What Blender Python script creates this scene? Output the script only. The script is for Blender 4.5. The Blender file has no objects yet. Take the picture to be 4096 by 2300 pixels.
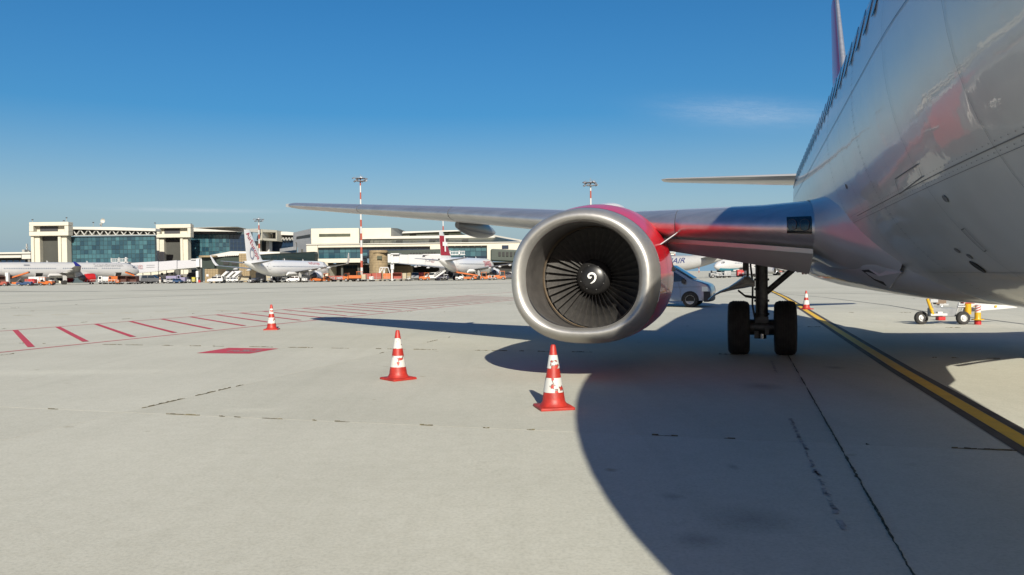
import bpy, bmesh, math, random
from mathutils import Vector, Matrix
random.seed(7)
SC = bpy.context.scene
COL = SC.collection
RAD = math.radians

# ------------------------------------------------------------------ camera
F_PX, CAM_H = 3200.0, 1.6
_a, _r = math.atan(58 / F_PX), 0.012
_R0 = Vector((1, 0, 0)); FW = Vector((0, math.cos(_a), -math.sin(_a))); _U0 = Vector((0, math.sin(_a), math.cos(_a)))
CR = math.cos(_r) * _R0 - math.sin(_r) * _U0
CU = math.sin(_r) * _R0 + math.cos(_r) * _U0
CPOS = Vector((0, 0, CAM_H))
cam = bpy.data.cameras.new('camera')
cam.sensor_width = 36; cam.lens = F_PX / 4096 * 36; cam.clip_start = 0.05; cam.clip_end = 12000
camo = bpy.data.objects.new('camera', cam)
m4 = Matrix.Identity(4)
for i in range(3):
    m4[i][0], m4[i][1], m4[i][2], m4[i][3] = CR[i], CU[i], -FW[i], CPOS[i]
camo.matrix_world = m4
COL.objects.link(camo); SC.camera = camo

# ------------------------------------------------------------------ light
SUN_EL, SHADOW_AZ = 27.0, -9.2          # the shadows point this many degrees right of +Y
world = bpy.data.worlds.new('World'); SC.world = world; world.use_nodes = True
nt = world.node_tree; nt.nodes.clear()
wo = nt.nodes.new('ShaderNodeOutputWorld'); bg = nt.nodes.new('ShaderNodeBackground')
sky = nt.nodes.new('ShaderNodeTexSky'); sky.sky_type = 'NISHITA'; sky.sun_disc = False
sky.sun_elevation = RAD(SUN_EL); sky.sun_rotation = RAD(180 + SHADOW_AZ)
sky.altitude = 200; sky.air_density = 1.0; sky.dust_density = 1.2; sky.ozone_density = 1.8
hsv = nt.nodes.new('ShaderNodeHueSaturation'); hsv.inputs['Saturation'].default_value = 2.25
tnt = nt.nodes.new('ShaderNodeMixRGB'); tnt.blend_type = 'MULTIPLY'; tnt.inputs[0].default_value = 1
nt.links.new(sky.outputs[0], tnt.inputs[1]); tnt.inputs[2].default_value = (1.0, 0.86, 0.82, 1)
nt.links.new(tnt.outputs[0], hsv.inputs['Color'])
# thin cirrus: stretched noise in the direction of view from the ground, gathered in a few wisps
tc = nt.nodes.new('ShaderNodeTexCoord')
def wmath(op, a, b=None):
    n = nt.nodes.new('ShaderNodeMath'); n.operation = op
    for i, v in enumerate((a, b)):
        if v is None: continue
        if isinstance(v, (int, float)): n.inputs[i].default_value = v
        else: nt.links.new(v, n.inputs[i])
    return n.outputs[0]
sep = nt.nodes.new('ShaderNodeSeparateXYZ'); nt.links.new(tc.outputs['Generated'], sep.inputs[0])
az = wmath('ARCTAN2', sep.outputs[0], sep.outputs[1])
comb = nt.nodes.new('ShaderNodeCombineXYZ')
tilt = wmath('ADD', sep.outputs[2], wmath('MULTIPLY', az, 0.10))
nt.links.new(wmath('MULTIPLY', az, 6), comb.inputs[0]); nt.links.new(wmath('MULTIPLY', tilt, 34), comb.inputs[1])
noi = nt.nodes.new('ShaderNodeTexNoise'); noi.inputs['Scale'].default_value = 2.6; noi.inputs['Detail'].default_value = 7
noi.inputs['Roughness'].default_value = 0.90
nt.links.new(comb.outputs[0], noi.inputs['Vector'])
def gauss(v, c, w):
    d = wmath('DIVIDE', wmath('SUBTRACT', v, c), w)
    return wmath('POWER', 2.718, wmath('MULTIPLY', wmath('MULTIPLY', d, d), -1))
wisp = wmath('MULTIPLY', gauss(az, 0.285, 0.085), gauss(tilt, 0.185 + 0.0285, 0.014))
wisp2 = wmath('MULTIPLY', wmath('MULTIPLY', gauss(az, -0.37, 0.075), gauss(sep.outputs[2], 0.077, 0.0022)), 0.30)
cl = wmath('MULTIPLY', wmath('ADD', wmath('MULTIPLY', wisp, 0.27), wisp2), wmath('SUBTRACT', wmath('MULTIPLY', noi.outputs['Fac'], 2.4), 0.5))
cl = wmath('MINIMUM', wmath('MAXIMUM', cl, 0.0), 0.5)
mixc = nt.nodes.new('ShaderNodeMixRGB'); hz = nt.nodes.new('ShaderNodeMixRGB'); nt.links.new(hsv.outputs[0], hz.inputs[1]); hz.inputs[2].default_value = (1.9, 3.4, 4.8, 1)
el_ = wmath('MAXIMUM', sep.outputs[2], 0.0)
nt.links.new(wmath('MULTIPLY', wmath('POWER', 2.718, wmath('MULTIPLY', el_, -5.0)), 0.92), hz.inputs[0])   # pale dry haze low over the horizon, the same all round
nt.links.new(cl, mixc.inputs[0]); nt.links.new(hz.outputs[0], mixc.inputs[1])
mixc.inputs[2].default_value = (6.6, 7.0, 7.6, 1)
nt.links.new(mixc.outputs[0], bg.inputs[0]); bg.inputs[1].default_value = 0.074
nt.links.new(bg.outputs[0], wo.inputs[0])
sl = bpy.data.lights.new('sun', 'SUN'); sl.energy = 5.0; sl.angle = RAD(0.53); sl.color = (1.0, 0.95, 0.82)
so = bpy.data.objects.new('sun', sl); COL.objects.link(so)
_d = Vector((math.sin(RAD(SHADOW_AZ)) * math.cos(RAD(SUN_EL)), math.cos(RAD(SHADOW_AZ)) * math.cos(RAD(SUN_EL)), -math.sin(RAD(SUN_EL))))
so.rotation_euler = _d.to_track_quat('-Z', 'Y').to_euler(); so.location = (0, 0, 60)
SC.view_settings.view_transform = 'Standard'; SC.view_settings.look = 'None'
SC.view_settings.exposure = 0.64; SC.view_settings.gamma = 1
SC.render.engine = 'CYCLES'
SC.cycles.use_denoising = True
SC.cycles.max_bounces = 8

# ------------------------------------------------------------------ helpers
def ray(px, py): return FW + (px - 2048) / F_PX * CR + (1150 - py) / F_PX * CU
def W(px, py, Y):                      # the point at distance Y (metres north of the camera) seen at a photo pixel
    d = ray(px, py); return CPOS + d * (Y / d.y)
def G(px, py, z=0.0):                  # the ground point seen at a photo pixel
    d = ray(px, py); return CPOS + d * ((z - CAM_H) / d.z)
def lin(r, g, b):
    f = lambda c: (c / 255 / 12.92) if c / 255 <= 0.04045 else ((c / 255 + 0.055) / 1.055) ** 2.4
    return (f(r), f(g), f(b))
MATS = {}
def mat(name, col, rough=0.5, metal=0.0, coat=0.0, spec=0.5, noise=0.0, nscale=3.0, bump=0.0, bscale=60.0, tint=None, rvar=0.0, stretch=None, emit=0, space='Object'):
    if name in MATS: return MATS[name]
    m = bpy.data.materials.new(name); m.use_nodes = True; t = m.node_tree
    b = t.nodes['Principled BSDF']
    b.inputs['Base Color'].default_value = (*col, 1); b.inputs['Roughness'].default_value = rough
    b.inputs['Metallic'].default_value = metal; b.inputs['Coat Weight'].default_value = coat
    b.inputs['Coat Roughness'].default_value = 0.03; b.inputs['Specular IOR Level'].default_value = spec
    c = t.nodes.new('ShaderNodeTexCoord'); vec = c.outputs['Object']
    if space == 'World':
        gm = t.nodes.new('ShaderNodeNewGeometry'); vec = gm.outputs['Position']
    if stretch:
        mp = t.nodes.new('ShaderNodeMapping'); mp.inputs['Scale'].default_value = stretch
        t.links.new(vec, mp.inputs[0]); vec = mp.outputs[0]
    if noise or tint:
        n = t.nodes.new('ShaderNodeTexNoise'); n.inputs['Scale'].default_value = nscale; n.inputs['Detail'].default_value = 6
        n.inputs['Roughness'].default_value = 0.6
        t.links.new(vec, n.inputs['Vector'])
        rp = t.nodes.new('ShaderNodeValToRGB')
        k = tint or tuple(max(0, x * (1 - noise)) for x in col); k2 = col if tint else tuple(min(1, x * (1 + noise)) for x in col)
        rp.color_ramp.elements[0].color = (*k, 1); rp.color_ramp.elements[1].color = (*k2, 1)
        rp.color_ramp.elements[0].position = 0.34; rp.color_ramp.elements[1].position = 0.66
        t.links.new(n.outputs['Fac'], rp.inputs[0]); t.links.new(rp.outputs[0], b.inputs['Base Color'])
        if rvar:
            mr = t.nodes.new('ShaderNodeMapRange'); mr.inputs['To Min'].default_value = max(0.02, rough - rvar); mr.inputs['To Max'].default_value = rough + rvar
            t.links.new(n.outputs['Fac'], mr.inputs[0]); t.links.new(mr.outputs[0], b.inputs['Roughness'])
    if bump:
        n2 = t.nodes.new('ShaderNodeTexNoise'); n2.inputs['Scale'].default_value = bscale; n2.inputs['Detail'].default_value = 4
        t.links.new(vec, n2.inputs['Vector'])
        bp = t.nodes.new('ShaderNodeBump'); bp.inputs['Strength'].default_value = bump; bp.inputs['Distance'].default_value = 0.02
        t.links.new(n2.outputs['Fac'], bp.inputs['Height']); t.links.new(bp.outputs[0], b.inputs['Normal'])
    MATS[name] = m
    return m

class MB:
    def __init__(s, off=(0, 0, 0)): s.v, s.f, s.off = [], [], Vector(off)
    def add(s, vs, fs):
        o = len(s.v); s.v += [Vector(v) - s.off for v in vs]; s.f += [tuple(i + o for i in f) for f in fs]; return s
    def box(s, c, d, rz=0.0, rx=0.0, ry=0.0):
        M = Matrix.Rotation(rz, 3, 'Z') @ Matrix.Rotation(ry, 3, 'Y') @ Matrix.Rotation(rx, 3, 'X'); c = Vector(c)
        vs = [c + M @ Vector((sx * d[0] / 2, sy * d[1] / 2, sz * d[2] / 2)) for sx in (-1, 1) for sy in (-1, 1) for sz in (-1, 1)]
        return s.add(vs, [(0, 1, 3, 2), (4, 6, 7, 5), (0, 4, 5, 1), (2, 3, 7, 6), (0, 2, 6, 4), (1, 5, 7, 3)])
    def ext(s, x0, x1, y0, y1, z0, z1): return s.box(((x0 + x1) / 2, (y0 + y1) / 2, (z0 + z1) / 2), (x1 - x0, y1 - y0, z1 - z0))
    def tube(s, p0, p1, r0, r1=None, n=12, cap=True):
        p0, p1 = Vector(p0), Vector(p1); r1 = r0 if r1 is None else r1
        ax = (p1 - p0).normalized(); u = ax.orthogonal().normalized(); w = ax.cross(u)
        vs = []
        for p, r in ((p0, r0), (p1, r1)):
            vs += [p + r * (math.cos(2 * math.pi * k / n) * u + math.sin(2 * math.pi * k / n) * w) for k in range(n)]
        fs = [(k, (k + 1) % n, n + (k + 1) % n, n + k) for k in range(n)]
        if cap: fs += [tuple(range(n - 1, -1, -1)), tuple(range(n, 2 * n))]
        return s.add(vs, fs)
    def loft(s, rings, cap0=True, cap1=True, closed=True):
        n = len(rings[0]); vs = [v for r in rings for v in r]; fs = []
        for i in range(len(rings) - 1):
            for k in range(n if closed else n - 1):
                fs.append((i * n + k, i * n + (k + 1) % n, (i + 1) * n + (k + 1) % n, (i + 1) * n + k))
        if cap0 and closed: fs.append(tuple(range(n - 1, -1, -1)))
        if cap1 and closed: fs.append(tuple((len(rings) - 1) * n + k for k in range(n)))
        return s.add(vs, fs)
    def prism(s, pts, d):               # polygon of 3-D points pushed along vector d
        n = len(pts); pts = [Vector(p) for p in pts]; d = Vector(d)
        return s.add(pts + [p + d for p in pts], [tuple(range(n - 1, -1, -1)), tuple(range(n, 2 * n))] + [(k, (k + 1) % n, n + (k + 1) % n, n + k) for k in range(n)])
    def lathe(s, prof, c=(0, 0, 0), axis='Z', n=24, cap=True):   # prof: (r, h)
        c = Vector(c); rings = []
        for r, h in prof:
            rg = []
            for k in range(n):
                a = 2 * math.pi * k / n; x, y = r * math.cos(a), r * math.sin(a)
                rg.append(c + Vector({'Z': (x, y, h), 'Y': (x, h, y), 'X': (h, x, y)}[axis]))
            rings.append(rg)
        return s.loft(rings, cap, cap)
    def mesh(s, name, m=None, smooth=True, ang=38):
        me = bpy.data.meshes.new(name); me.from_pydata(s.v, [], s.f)
        bm = bmesh.new(); bm.from_mesh(me); bmesh.ops.recalc_face_normals(bm, faces=bm.faces); bm.to_mesh(me); bm.free()
        if smooth:
            me.polygons.foreach_set('use_smooth', [True] * len(me.polygons)); me.set_sharp_from_angle(angle=RAD(ang))
        if m: me.materials.append(m)
        return me
    def build(s, name, m, parent=None, smooth=True, ang=38, bevel=0, label=None, kind=None):
        o = link(name, s.mesh(name, m, smooth, ang), parent)
        if bevel:
            b = o.modifiers.new('bevel', 'BEVEL'); b.width = bevel; b.segments = 2; b.limit_method = 'ANGLE'; b.angle_limit = RAD(35)
        if label: o['label'] = label
        if kind: o['kind'] = kind
        return o
def link(name, me, parent=None, loc=None, rot=None):
    o = bpy.data.objects.new(name, me); COL.objects.link(o)
    if parent: o.parent = parent
    if loc: o.location = loc
    if rot: o.rotation_euler = rot
    return o
def thing(name, label, cat, loc=(0, 0, 0), rz=0.0, group=None):
    o = bpy.data.objects.new(name, None); COL.objects.link(o); o.empty_display_size = 0.2
    o.location = loc; o.rotation_euler = (0, 0, rz); o['label'] = label; o['category'] = cat
    if group: o['group'] = group
    return o
def tag(o, label, cat=None, group=None, kind=None):
    o['label'] = label
    if cat: o['category'] = cat
    if group: o['group'] = group
    if kind: o['kind'] = kind
    return o
def kids(o): return [c for c in bpy.data.objects if c.parent == o]
def copy_tree(o, parent=None):
    c = o.copy(); COL.objects.link(c)
    if parent: c.parent = parent
    for ch in kids(o): copy_tree(ch, c)
    return c
def text_pts(s, size, shear=0.0, space=1.0, bold=0.0):
    cu = bpy.data.curves.new('t', 'FONT'); cu.body = s; cu.size = size; cu.shear = shear; cu.space_character = space
    cu.align_x = 'LEFT'; cu.offset = bold; cu.resolution_u = 3
    o = bpy.data.objects.new('t', cu); COL.objects.link(o)
    bpy.context.view_layer.update()
    me = bpy.data.meshes.new_from_object(o.evaluated_get(bpy.context.evaluated_depsgraph_get()))
    vs = [(v.co.x, v.co.y) for v in me.vertices]; fs = [tuple(p.vertices) for p in me.polygons]
    bpy.data.objects.remove(o); bpy.data.curves.remove(cu); bpy.data.meshes.remove(me)
    return vs, fs
def lettering(name, s, size, m, parent, fn, **kw):   # fn maps flat text coordinates to a point on the surface
    vs, fs = text_pts(s, size, **kw)
    me = bpy.data.meshes.new(name); me.from_pydata([(x, y, 0) for x, y in vs], [], fs)
    bm = bmesh.new(); bm.from_mesh(me)
    y0, y1 = min(v[1] for v in vs), max(v[1] for v in vs); n = max(2, int((y1 - y0) / .16))
    for k in range(1, n): bmesh.ops.bisect_plane(bm, geom=bm.verts[:] + bm.edges[:] + bm.faces[:], plane_co=(0, y0 + (y1 - y0) * k / n, 0), plane_no=(0, 1, 0))
    for v in bm.verts: v.co = Vector(fn(v.co.x, v.co.y))
    bm.to_mesh(me); bm.free(); me.materials.append(m)
    return link(name, me, parent)

# ------------------------------------------------------------------ materials
def concrete_material():
    m = bpy.data.materials.new('concrete'); m.use_nodes = True; t = m.node_tree; b = t.nodes['Principled BSDF']
    g = t.nodes.new('ShaderNodeNewGeometry'); oi = t.nodes.new('ShaderNodeObjectInfo')
    def noise(scale, detail, vec=None, rough=0.6):
        n = t.nodes.new('ShaderNodeTexNoise'); n.inputs['Scale'].default_value = scale; n.inputs['Detail'].default_value = detail; n.inputs['Roughness'].default_value = rough
        t.links.new(vec or g.outputs['Position'], n.inputs['Vector']); return n.outputs['Fac']
    def ramp(v, stops):
        r = t.nodes.new('ShaderNodeValToRGB')
        while len(r.color_ramp.elements) < len(stops): r.color_ramp.elements.new(0.5)
        for e, (p, c) in zip(r.color_ramp.elements, stops): e.position = p; e.color = (*c, 1)
        t.links.new(v, r.inputs[0]); return r.outputs[0]
    def mul(a, bb, f=1.0):
        x = t.nodes.new('ShaderNodeMixRGB'); x.blend_type = 'MULTIPLY'; x.inputs[0].default_value = f
        t.links.new(a, x.inputs[1]); t.links.new(bb, x.inputs[2]); return x.outputs[0]
    base = ramp(noise(0.35, 5), [(0.3, (0.422, 0.412, 0.345)), (0.7, (0.478, 0.467, 0.395))])
    speck = ramp(noise(38, 3, rough=0.7), [(0.36, (0.89, 0.89, 0.885)), (0.5, (1, 1, 1)), (0.66, (1.06, 1.06, 1.055))])
    fine = ramp(noise(7, 6, rough=0.75), [(0.30, (0.94, 0.935, 0.92)), (0.6, (1.03, 1.03, 1.03))])
    stain = ramp(noise(1.3, 8, rough=0.7), [(0.28, (0.86, 0.85, 0.83)), (0.36, (1, 1, 1))])
    mp = t.nodes.new('ShaderNodeMapping'); mp.inputs['Rotation'].default_value = (0, 0, RAD(15.9)); mp.inputs['Scale'].default_value = (2.2, 0.10, 1)
    t.links.new(g.outputs['Position'], mp.inputs[0])
    streak = ramp(noise(1.1, 6, mp.outputs[0]), [(0.34, (0.955, 0.955, 0.95)), (0.5, (1, 1, 1))])
    rnd = ramp(oi.outputs['Random'], [(0, (0.94, 0.94, 0.935)), (1, (1.04, 1.04, 1.045))])
    # small rust coloured and dark oil spots
    vo = t.nodes.new('ShaderNodeTexVoronoi'); vo.inputs['Scale'].default_value = 0.9; vo.inputs['Randomness'].default_value = 1
    wv = t.nodes.new('ShaderNodeVectorMath'); wv.operation = 'ADD'
    nn = t.nodes.new('ShaderNodeTexNoise'); nn.inputs['Scale'].default_value = 9
    t.links.new(g.outputs['Position'], nn.inputs['Vector'])
    sc = t.nodes.new('ShaderNodeVectorMath'); sc.operation = 'SCALE'; sc.inputs['Scale'].default_value = 0.10
    t.links.new(nn.outputs['Color'], sc.inputs[0]); t.links.new(g.outputs['Position'], wv.inputs[0]); t.links.new(sc.outputs[0], wv.inputs[1])
    t.links.new(wv.outputs[0], vo.inputs['Vector'])
    spot = ramp(vo.outputs['Distance'], [(0.02, (0.72, 0.68, 0.62)), (0.06, (1, 1, 1))])
    stn = None
    for (px, py, rx, ry, dk) in ((3010, 2078, .36, .16, .28), (2690, 1985, .10, .05, .3), (2932, 1868, .08, .05, .3), (3050, 1545, .35, .2, .3), (2800, 2160, .2, .09, .3), (3340, 1470, .2, .12, .35), (250, 1490, 2.6, .25, -.12), (1010, 1640, .5, .1, -.12)):
        q = G(px, py); d = t.nodes.new('ShaderNodeVectorMath'); d.operation = 'SUBTRACT'; t.links.new(wv.outputs[0], d.inputs[0]); d.inputs[1].default_value = (q.x + .05, q.y + .05, .05)
        d2 = t.nodes.new('ShaderNodeVectorMath'); d2.operation = 'DIVIDE'; t.links.new(d.outputs[0], d2.inputs[0]); d2.inputs[1].default_value = (rx, ry * 2.2, 10)
        le = t.nodes.new('ShaderNodeVectorMath'); le.operation = 'LENGTH'; t.links.new(d2.outputs[0], le.inputs[0])
        o = ramp(le.outputs['Value'], [(0.1, (1 - dk,) * 3), (1.0, (1, 1, 1))]); stn = o if stn is None else mul(stn, o)
    c = mul(base, stn)
    for k in (speck, fine, stain, streak, rnd, spot): c = mul(c, k)
    t.links.new(c, b.inputs['Base Color']); b.inputs['Roughness'].default_value = 0.82; b.inputs['Specular IOR Level'].default_value = 0.35
    bp = t.nodes.new('ShaderNodeBump'); bp.inputs['Strength'].default_value = 0.2; bp.inputs['Distance'].default_value = 0.01
    t.links.new(noise(55, 4), bp.inputs['Height']); t.links.new(bp.outputs[0], b.inputs['Normal'])
    return m
CONC = concrete_material()
FILL = mat('joint_filler', (0.20, 0.19, 0.165), 0.9, noise=0.25, nscale=2, space='World')
TAR = mat('tar', (0.10, 0.10, 0.095), 0.85, noise=0.4, nscale=1.5, space='World')
WEED = mat('dry_weed', (0.085, 0.075, 0.045), 0.95, noise=0.5, nscale=12)
REDPAINT = mat('red_ground_paint', (0.45, 0.022, 0.045), 0.7, tint=(0.40, 0.06, 0.075), nscale=5, space='World')
YELPAINT = mat('yellow_ground_paint', (0.74, 0.45, 0.025), 0.65, tint=(0.62, 0.37, 0.03), nscale=4, space='World')
YELWORN = mat('worn_yellow_paint', (0.42, 0.36, 0.20), 0.8, noise=0.2, space='World')
BLKPAINT = mat('black_ground_paint', (0.055, 0.045, 0.04), 0.75, noise=0.4, nscale=3, space='World')
def airframe_material(name, col, rough, metal, coat, wave=0.0):
    m = mat(name, col, rough, metal=metal, coat=coat, noise=0.05, nscale=1.6, rvar=0.03)
    if wave:                           # slight waviness of the stressed skin between frames
        t = m.node_tree; b = t.nodes['Principled BSDF']; c = t.nodes.new('ShaderNodeTexCoord')
        n = t.nodes.new('ShaderNodeTexNoise'); n.inputs['Scale'].default_value = 1.7; n.inputs['Detail'].default_value = 4
        t.links.new(c.outputs['Object'], n.inputs['Vector'])
        bp = t.nodes.new('ShaderNodeBump'); bp.inputs['Strength'].default_value = wave; bp.inputs['Distance'].default_value = 0.02
        t.links.new(n.outputs['Fac'], bp.inputs['Height']); t.links.new(bp.outputs[0], b.inputs['Normal']); t.links.new(bp.outputs[0], b.inputs['Coat Normal'])
    return m
SKIN = airframe_material('pale_grey_gloss_paint', (0.50, 0.50, 0.495), 0.34, 0.10, 0.50, wave=0.30)
FAIR = airframe_material('grey_fairing_paint', (0.40, 0.39, 0.40), 0.35, 0.1, 0.35, wave=0.2)
WINGP = airframe_material('wing_grey_paint', (0.46, 0.45, 0.43), 0.30, 0.15, 0.3)
ALU = mat('bare_aluminium', (0.56, 0.565, 0.58), 0.44, metal=0.9, noise=0.08, nscale=2.5, rvar=0.05, stretch=(0.4, 3, 3))
LIPM = mat('brushed_inlet_metal', (0.40, 0.388, 0.365), 0.42, metal=0.72, noise=0.10, nscale=3, rvar=0.05)
COWL = mat('red_cowl_paint', (0.52, 0.005, 0.013), 0.30, coat=0.35, noise=0.06, nscale=2)
COWLD = mat('red_fin_paint', (0.42, 0.015, 0.04), 0.3, coat=0.4, noise=0.05)
LINER = mat('inlet_liner', (0.095, 0.088, 0.083), 0.5, metal=0.3, noise=0.2, nscale=6)
BLADE = mat('fan_blade_titanium', (0.20, 0.192, 0.185), 0.38, metal=0.75, noise=0.25, nscale=9)
SPIN = mat('spinner_black', (0.012, 0.012, 0.013), 0.35, noise=0.3)
HUBG = mat('hub_grey', (0.026, 0.025, 0.025), 0.45, metal=0.4, noise=0.2)
WHITEP = mat('white_mark', (0.80, 0.80, 0.78), 0.5)
DARK = mat('dark_opening', (0.012, 0.012, 0.012), 0.8)
SEAM = mat('panel_seam', (0.12, 0.12, 0.125), 0.7)
RUBBER = mat('tyre_rubber', (0.022, 0.021, 0.020), 0.85, noise=0.3, nscale=8, bump=0.2)
GEARM = mat('dark_gear_metal', (0.050, 0.050, 0.050), 0.45, metal=0.5, noise=0.4, nscale=8)
GEARL = mat('grey_gear_metal', (0.20, 0.20, 0.20), 0.4, metal=0.5, noise=0.3, nscale=8)
CHROME = mat('oleo_chrome', (0.6, 0.6, 0.6), 0.12, metal=1.0)
GLASSD = mat('dark_glass', (0.010, 0.014, 0.018), 0.06, spec=0.8)
WINB = mat('cabin_window_glass', (0.03, 0.05, 0.10), 0.12, spec=0.7)
LENS = mat('lamp_lens', (0.09, 0.095, 0.10), 0.12, metal=0.7)

# ------------------------------------------------------------------ apron
SLAB_ANG = RAD(15.9)
SA = Vector((math.sin(SLAB_ANG), math.cos(SLAB_ANG), 0)); SU = Vector((math.cos(SLAB_ANG), -math.sin(SLAB_ANG), 0))
def slabpt(u, v, z=0.0): return SU * u + SA * v + Vector((0, 0, z))
PITCH, U0, V0 = 7.9, 0.86, 7.85
base = MB()
R_ = 4500
base.add([(-R_, -R_, -0.012), (R_, -R_, -0.012), (R_, R_, -0.012), (-R_, R_, -0.012)], [(0, 1, 2, 3)])
apron = base.build('apron', CONC, smooth=False); tag(apron, 'pale concrete apron of large square slabs with dark broken joints', kind='structure')
us, vs_ = range(-11, 9), range(-3, 9)
fl = MB(); a, b_ = U0 + us[0] * PITCH, U0 + (us[-1] + 1) * PITCH; c, d_ = V0 + vs_[0] * PITCH, V0 + (vs_[-1] + 1) * PITCH
fl.add([slabpt(a, c, -0.003), slabpt(b_, c, -0.003), slabpt(b_, d_, -0.003), slabpt(a, d_, -0.003)], [(0, 1, 2, 3)])
fl.build('joint_bed', FILL, apron, smooth=False)
smesh = MB()
h = PITCH / 2 - 0.003
smesh.add([(-h, -h, -0.006), (h, -h, -0.006), (h, h, -0.006), (-h, h, -0.006), (-h, -h, 0), (h, -h, 0), (h, h, 0), (-h, h, 0)],
          [(4, 5, 6, 7), (0, 1, 5, 4), (1, 2, 6, 5), (2, 3, 7, 6), (3, 0, 4, 7)])
slab_me = smesh.mesh('concrete_slab', CONC, smooth=False)
rs = random.Random(3)
for i in us:
    for j in vs_:
        p = slabpt(U0 + (i + 0.5) * PITCH, V0 + (j + 0.5) * PITCH, 0)
        if p.y < -14 or abs(p.x) > 0.72 * max(p.y, 0) + 16: continue
        link('concrete_slab', slab_me, apron, p, (0, 0, -SLAB_ANG))
# weeds and dirt caught in the joints: short ragged tufts, denser on some joints
wd = MB(); rw = random.Random(11)
def weed_run(p0, p1, n, wid=(0.008, 0.028), seg=(0.05, 0.5)):
    p0, p1 = Vector(p0), Vector(p1); L = (p1 - p0).length; d = (p1 - p0) / L; nrm = Vector((-d.y, d.x, 0))
    for _ in range(n):
        t0 = rw.uniform(0, L); ln = rw.uniform(*seg); w = rw.uniform(*wid); k = max(3, int(ln / 0.05))
        lo, hi = [], []
        for q in range(k + 1):
            p = p0 + d * (t0 + ln * q / k); f = max(0.0, math.sin(math.pi * q / k)) ** 0.5
            o = rw.uniform(-0.006, 0.006)
            lo.append(p + nrm * (o - w * f * rw.uniform(0.2, 1) - 0.002)); hi.append(p + nrm * (o + w * f * rw.uniform(0.2, 1) + 0.002))
        for q in range(k):
            z0, z1 = Vector((0, 0, 0.002)), Vector((0, 0, 0.004 + rw.uniform(0, 0.012)))
            mid0, mid1 = (lo[q] + hi[q]) / 2 + z1, (lo[q + 1] + hi[q + 1]) / 2 + z1
            wd.add([lo[q] + z0, lo[q + 1] + z0, mid1, mid0, hi[q] + z0, hi[q + 1] + z0], [(0, 1, 2, 3), (3, 2, 5, 4)])
for i in us:
    for j in vs_:
        u, v = U0 + i * PITCH, V0 + j * PITCH
        if slabpt(u, v).y < 2 or slabpt(u, v).y > 45: continue
        weed_run(slabpt(u, v), slabpt(u, v + PITCH), rw.choice((0, 1, 3, 5)), (0.002, 0.009), (0.03, 0.4))
        weed_run(slabpt(u, v), slabpt(u + PITCH, v), rw.choice((0, 1, 3, 5)), (0.002, 0.009), (0.03, 0.4))
weed_run(slabpt(U0, 3), slabpt(U0, 17), 55, (0.002, 0.009), (0.1, 0.9))
weed_run(slabpt(U0, 6.5), slabpt(U0, 7.3), 8, (0.008, 0.022), (0.06, 0.25))
weed_run(slabpt(U0, V0), slabpt(U0 + 6, V0), 20, (0.003, 0.009), (0.1, 0.6))
weed_run(slabpt(U0 - 7, V0), slabpt(U0 - 2.2, V0), 9, (0.006, 0.018), (0.04, 0.2))
weed_run(slabpt(U0 - PITCH, V0 + 0.1), slabpt(U0 - PITCH, V0 + 2.2), 11, (0.006, 0.02), (0.05, 0.35))
weed_run(slabpt(U0 - 16, V0 + PITCH), slabpt(U0 - 4, V0 + PITCH), 26, (0.008, 0.022), (0.05, 0.5))
tag(wd.build('joint_weeds', WEED), 'dry weeds and dirt in broken dashes along the slab joints', kind='stuff')

def strip(mb, pts, w, z):
    for p, q in zip(pts, pts[1:]):
        p, q = Vector(p), Vector(q); d = (q - p).normalized(); n = Vector((-d.y, d.x, 0)) * (w / 2); zz = Vector((0, 0, z))
        p = Vector((p.x, p.y, 0)); q = Vector((q.x, q.y, 0)); e = d * 0.0
        mb.add([p - n + zz, q - n + zz, q + n + zz, p + n + zz], [(0, 1, 2, 3)])
def smooth_strip(mb, pts, w0, w1, z):  # mitred ribbon between two signed offsets
    pts = [Vector((p[0], p[1], 0)) for p in pts]; L, Rr = [], []
    for i, p in enumerate(pts):
        d = (pts[min(i + 1, len(pts) - 1)] - pts[max(i - 1, 0)]).normalized(); n = Vector((d.y, -d.x, 0))
        L.append(p + n * w0 + Vector((0, 0, z))); Rr.append(p + n * w1 + Vector((0, 0, z)))
    mb.loft([[a, b] for a, b in zip(L, Rr)], closed=False)
# yellow lead-in line, black edged
yp = [(4096, 1766), (3900, 1651), (3600, 1476), (3400, 1352), (3197, 1224), (3140, 1189), (3078, 1160), (3030, 1141)]
yw = [G(*p) for p in yp]; dd = (yw[0] - yw[1]).normalized(); yw = [yw[0] + dd * 40, yw[0] + dd * 4] + yw
ln = tag(bpy.data.objects.new('taxi_line', None), 'yellow taxi lead-in line edged in black under the airliner belly', kind='structure'); COL.objects.link(ln)
for nm, m, w0, w1 in (('yellow_stripe', YELPAINT, -0.085, 0.085), ('black_edge', BLKPAINT, -0.20, -0.089), ('black_edge', BLKPAINT, 0.089, 0.20)):
    mb = MB(); smooth_strip(mb, yw, w0, w1, 0.004); mb.build(nm, m, ln, smooth=False)
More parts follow.
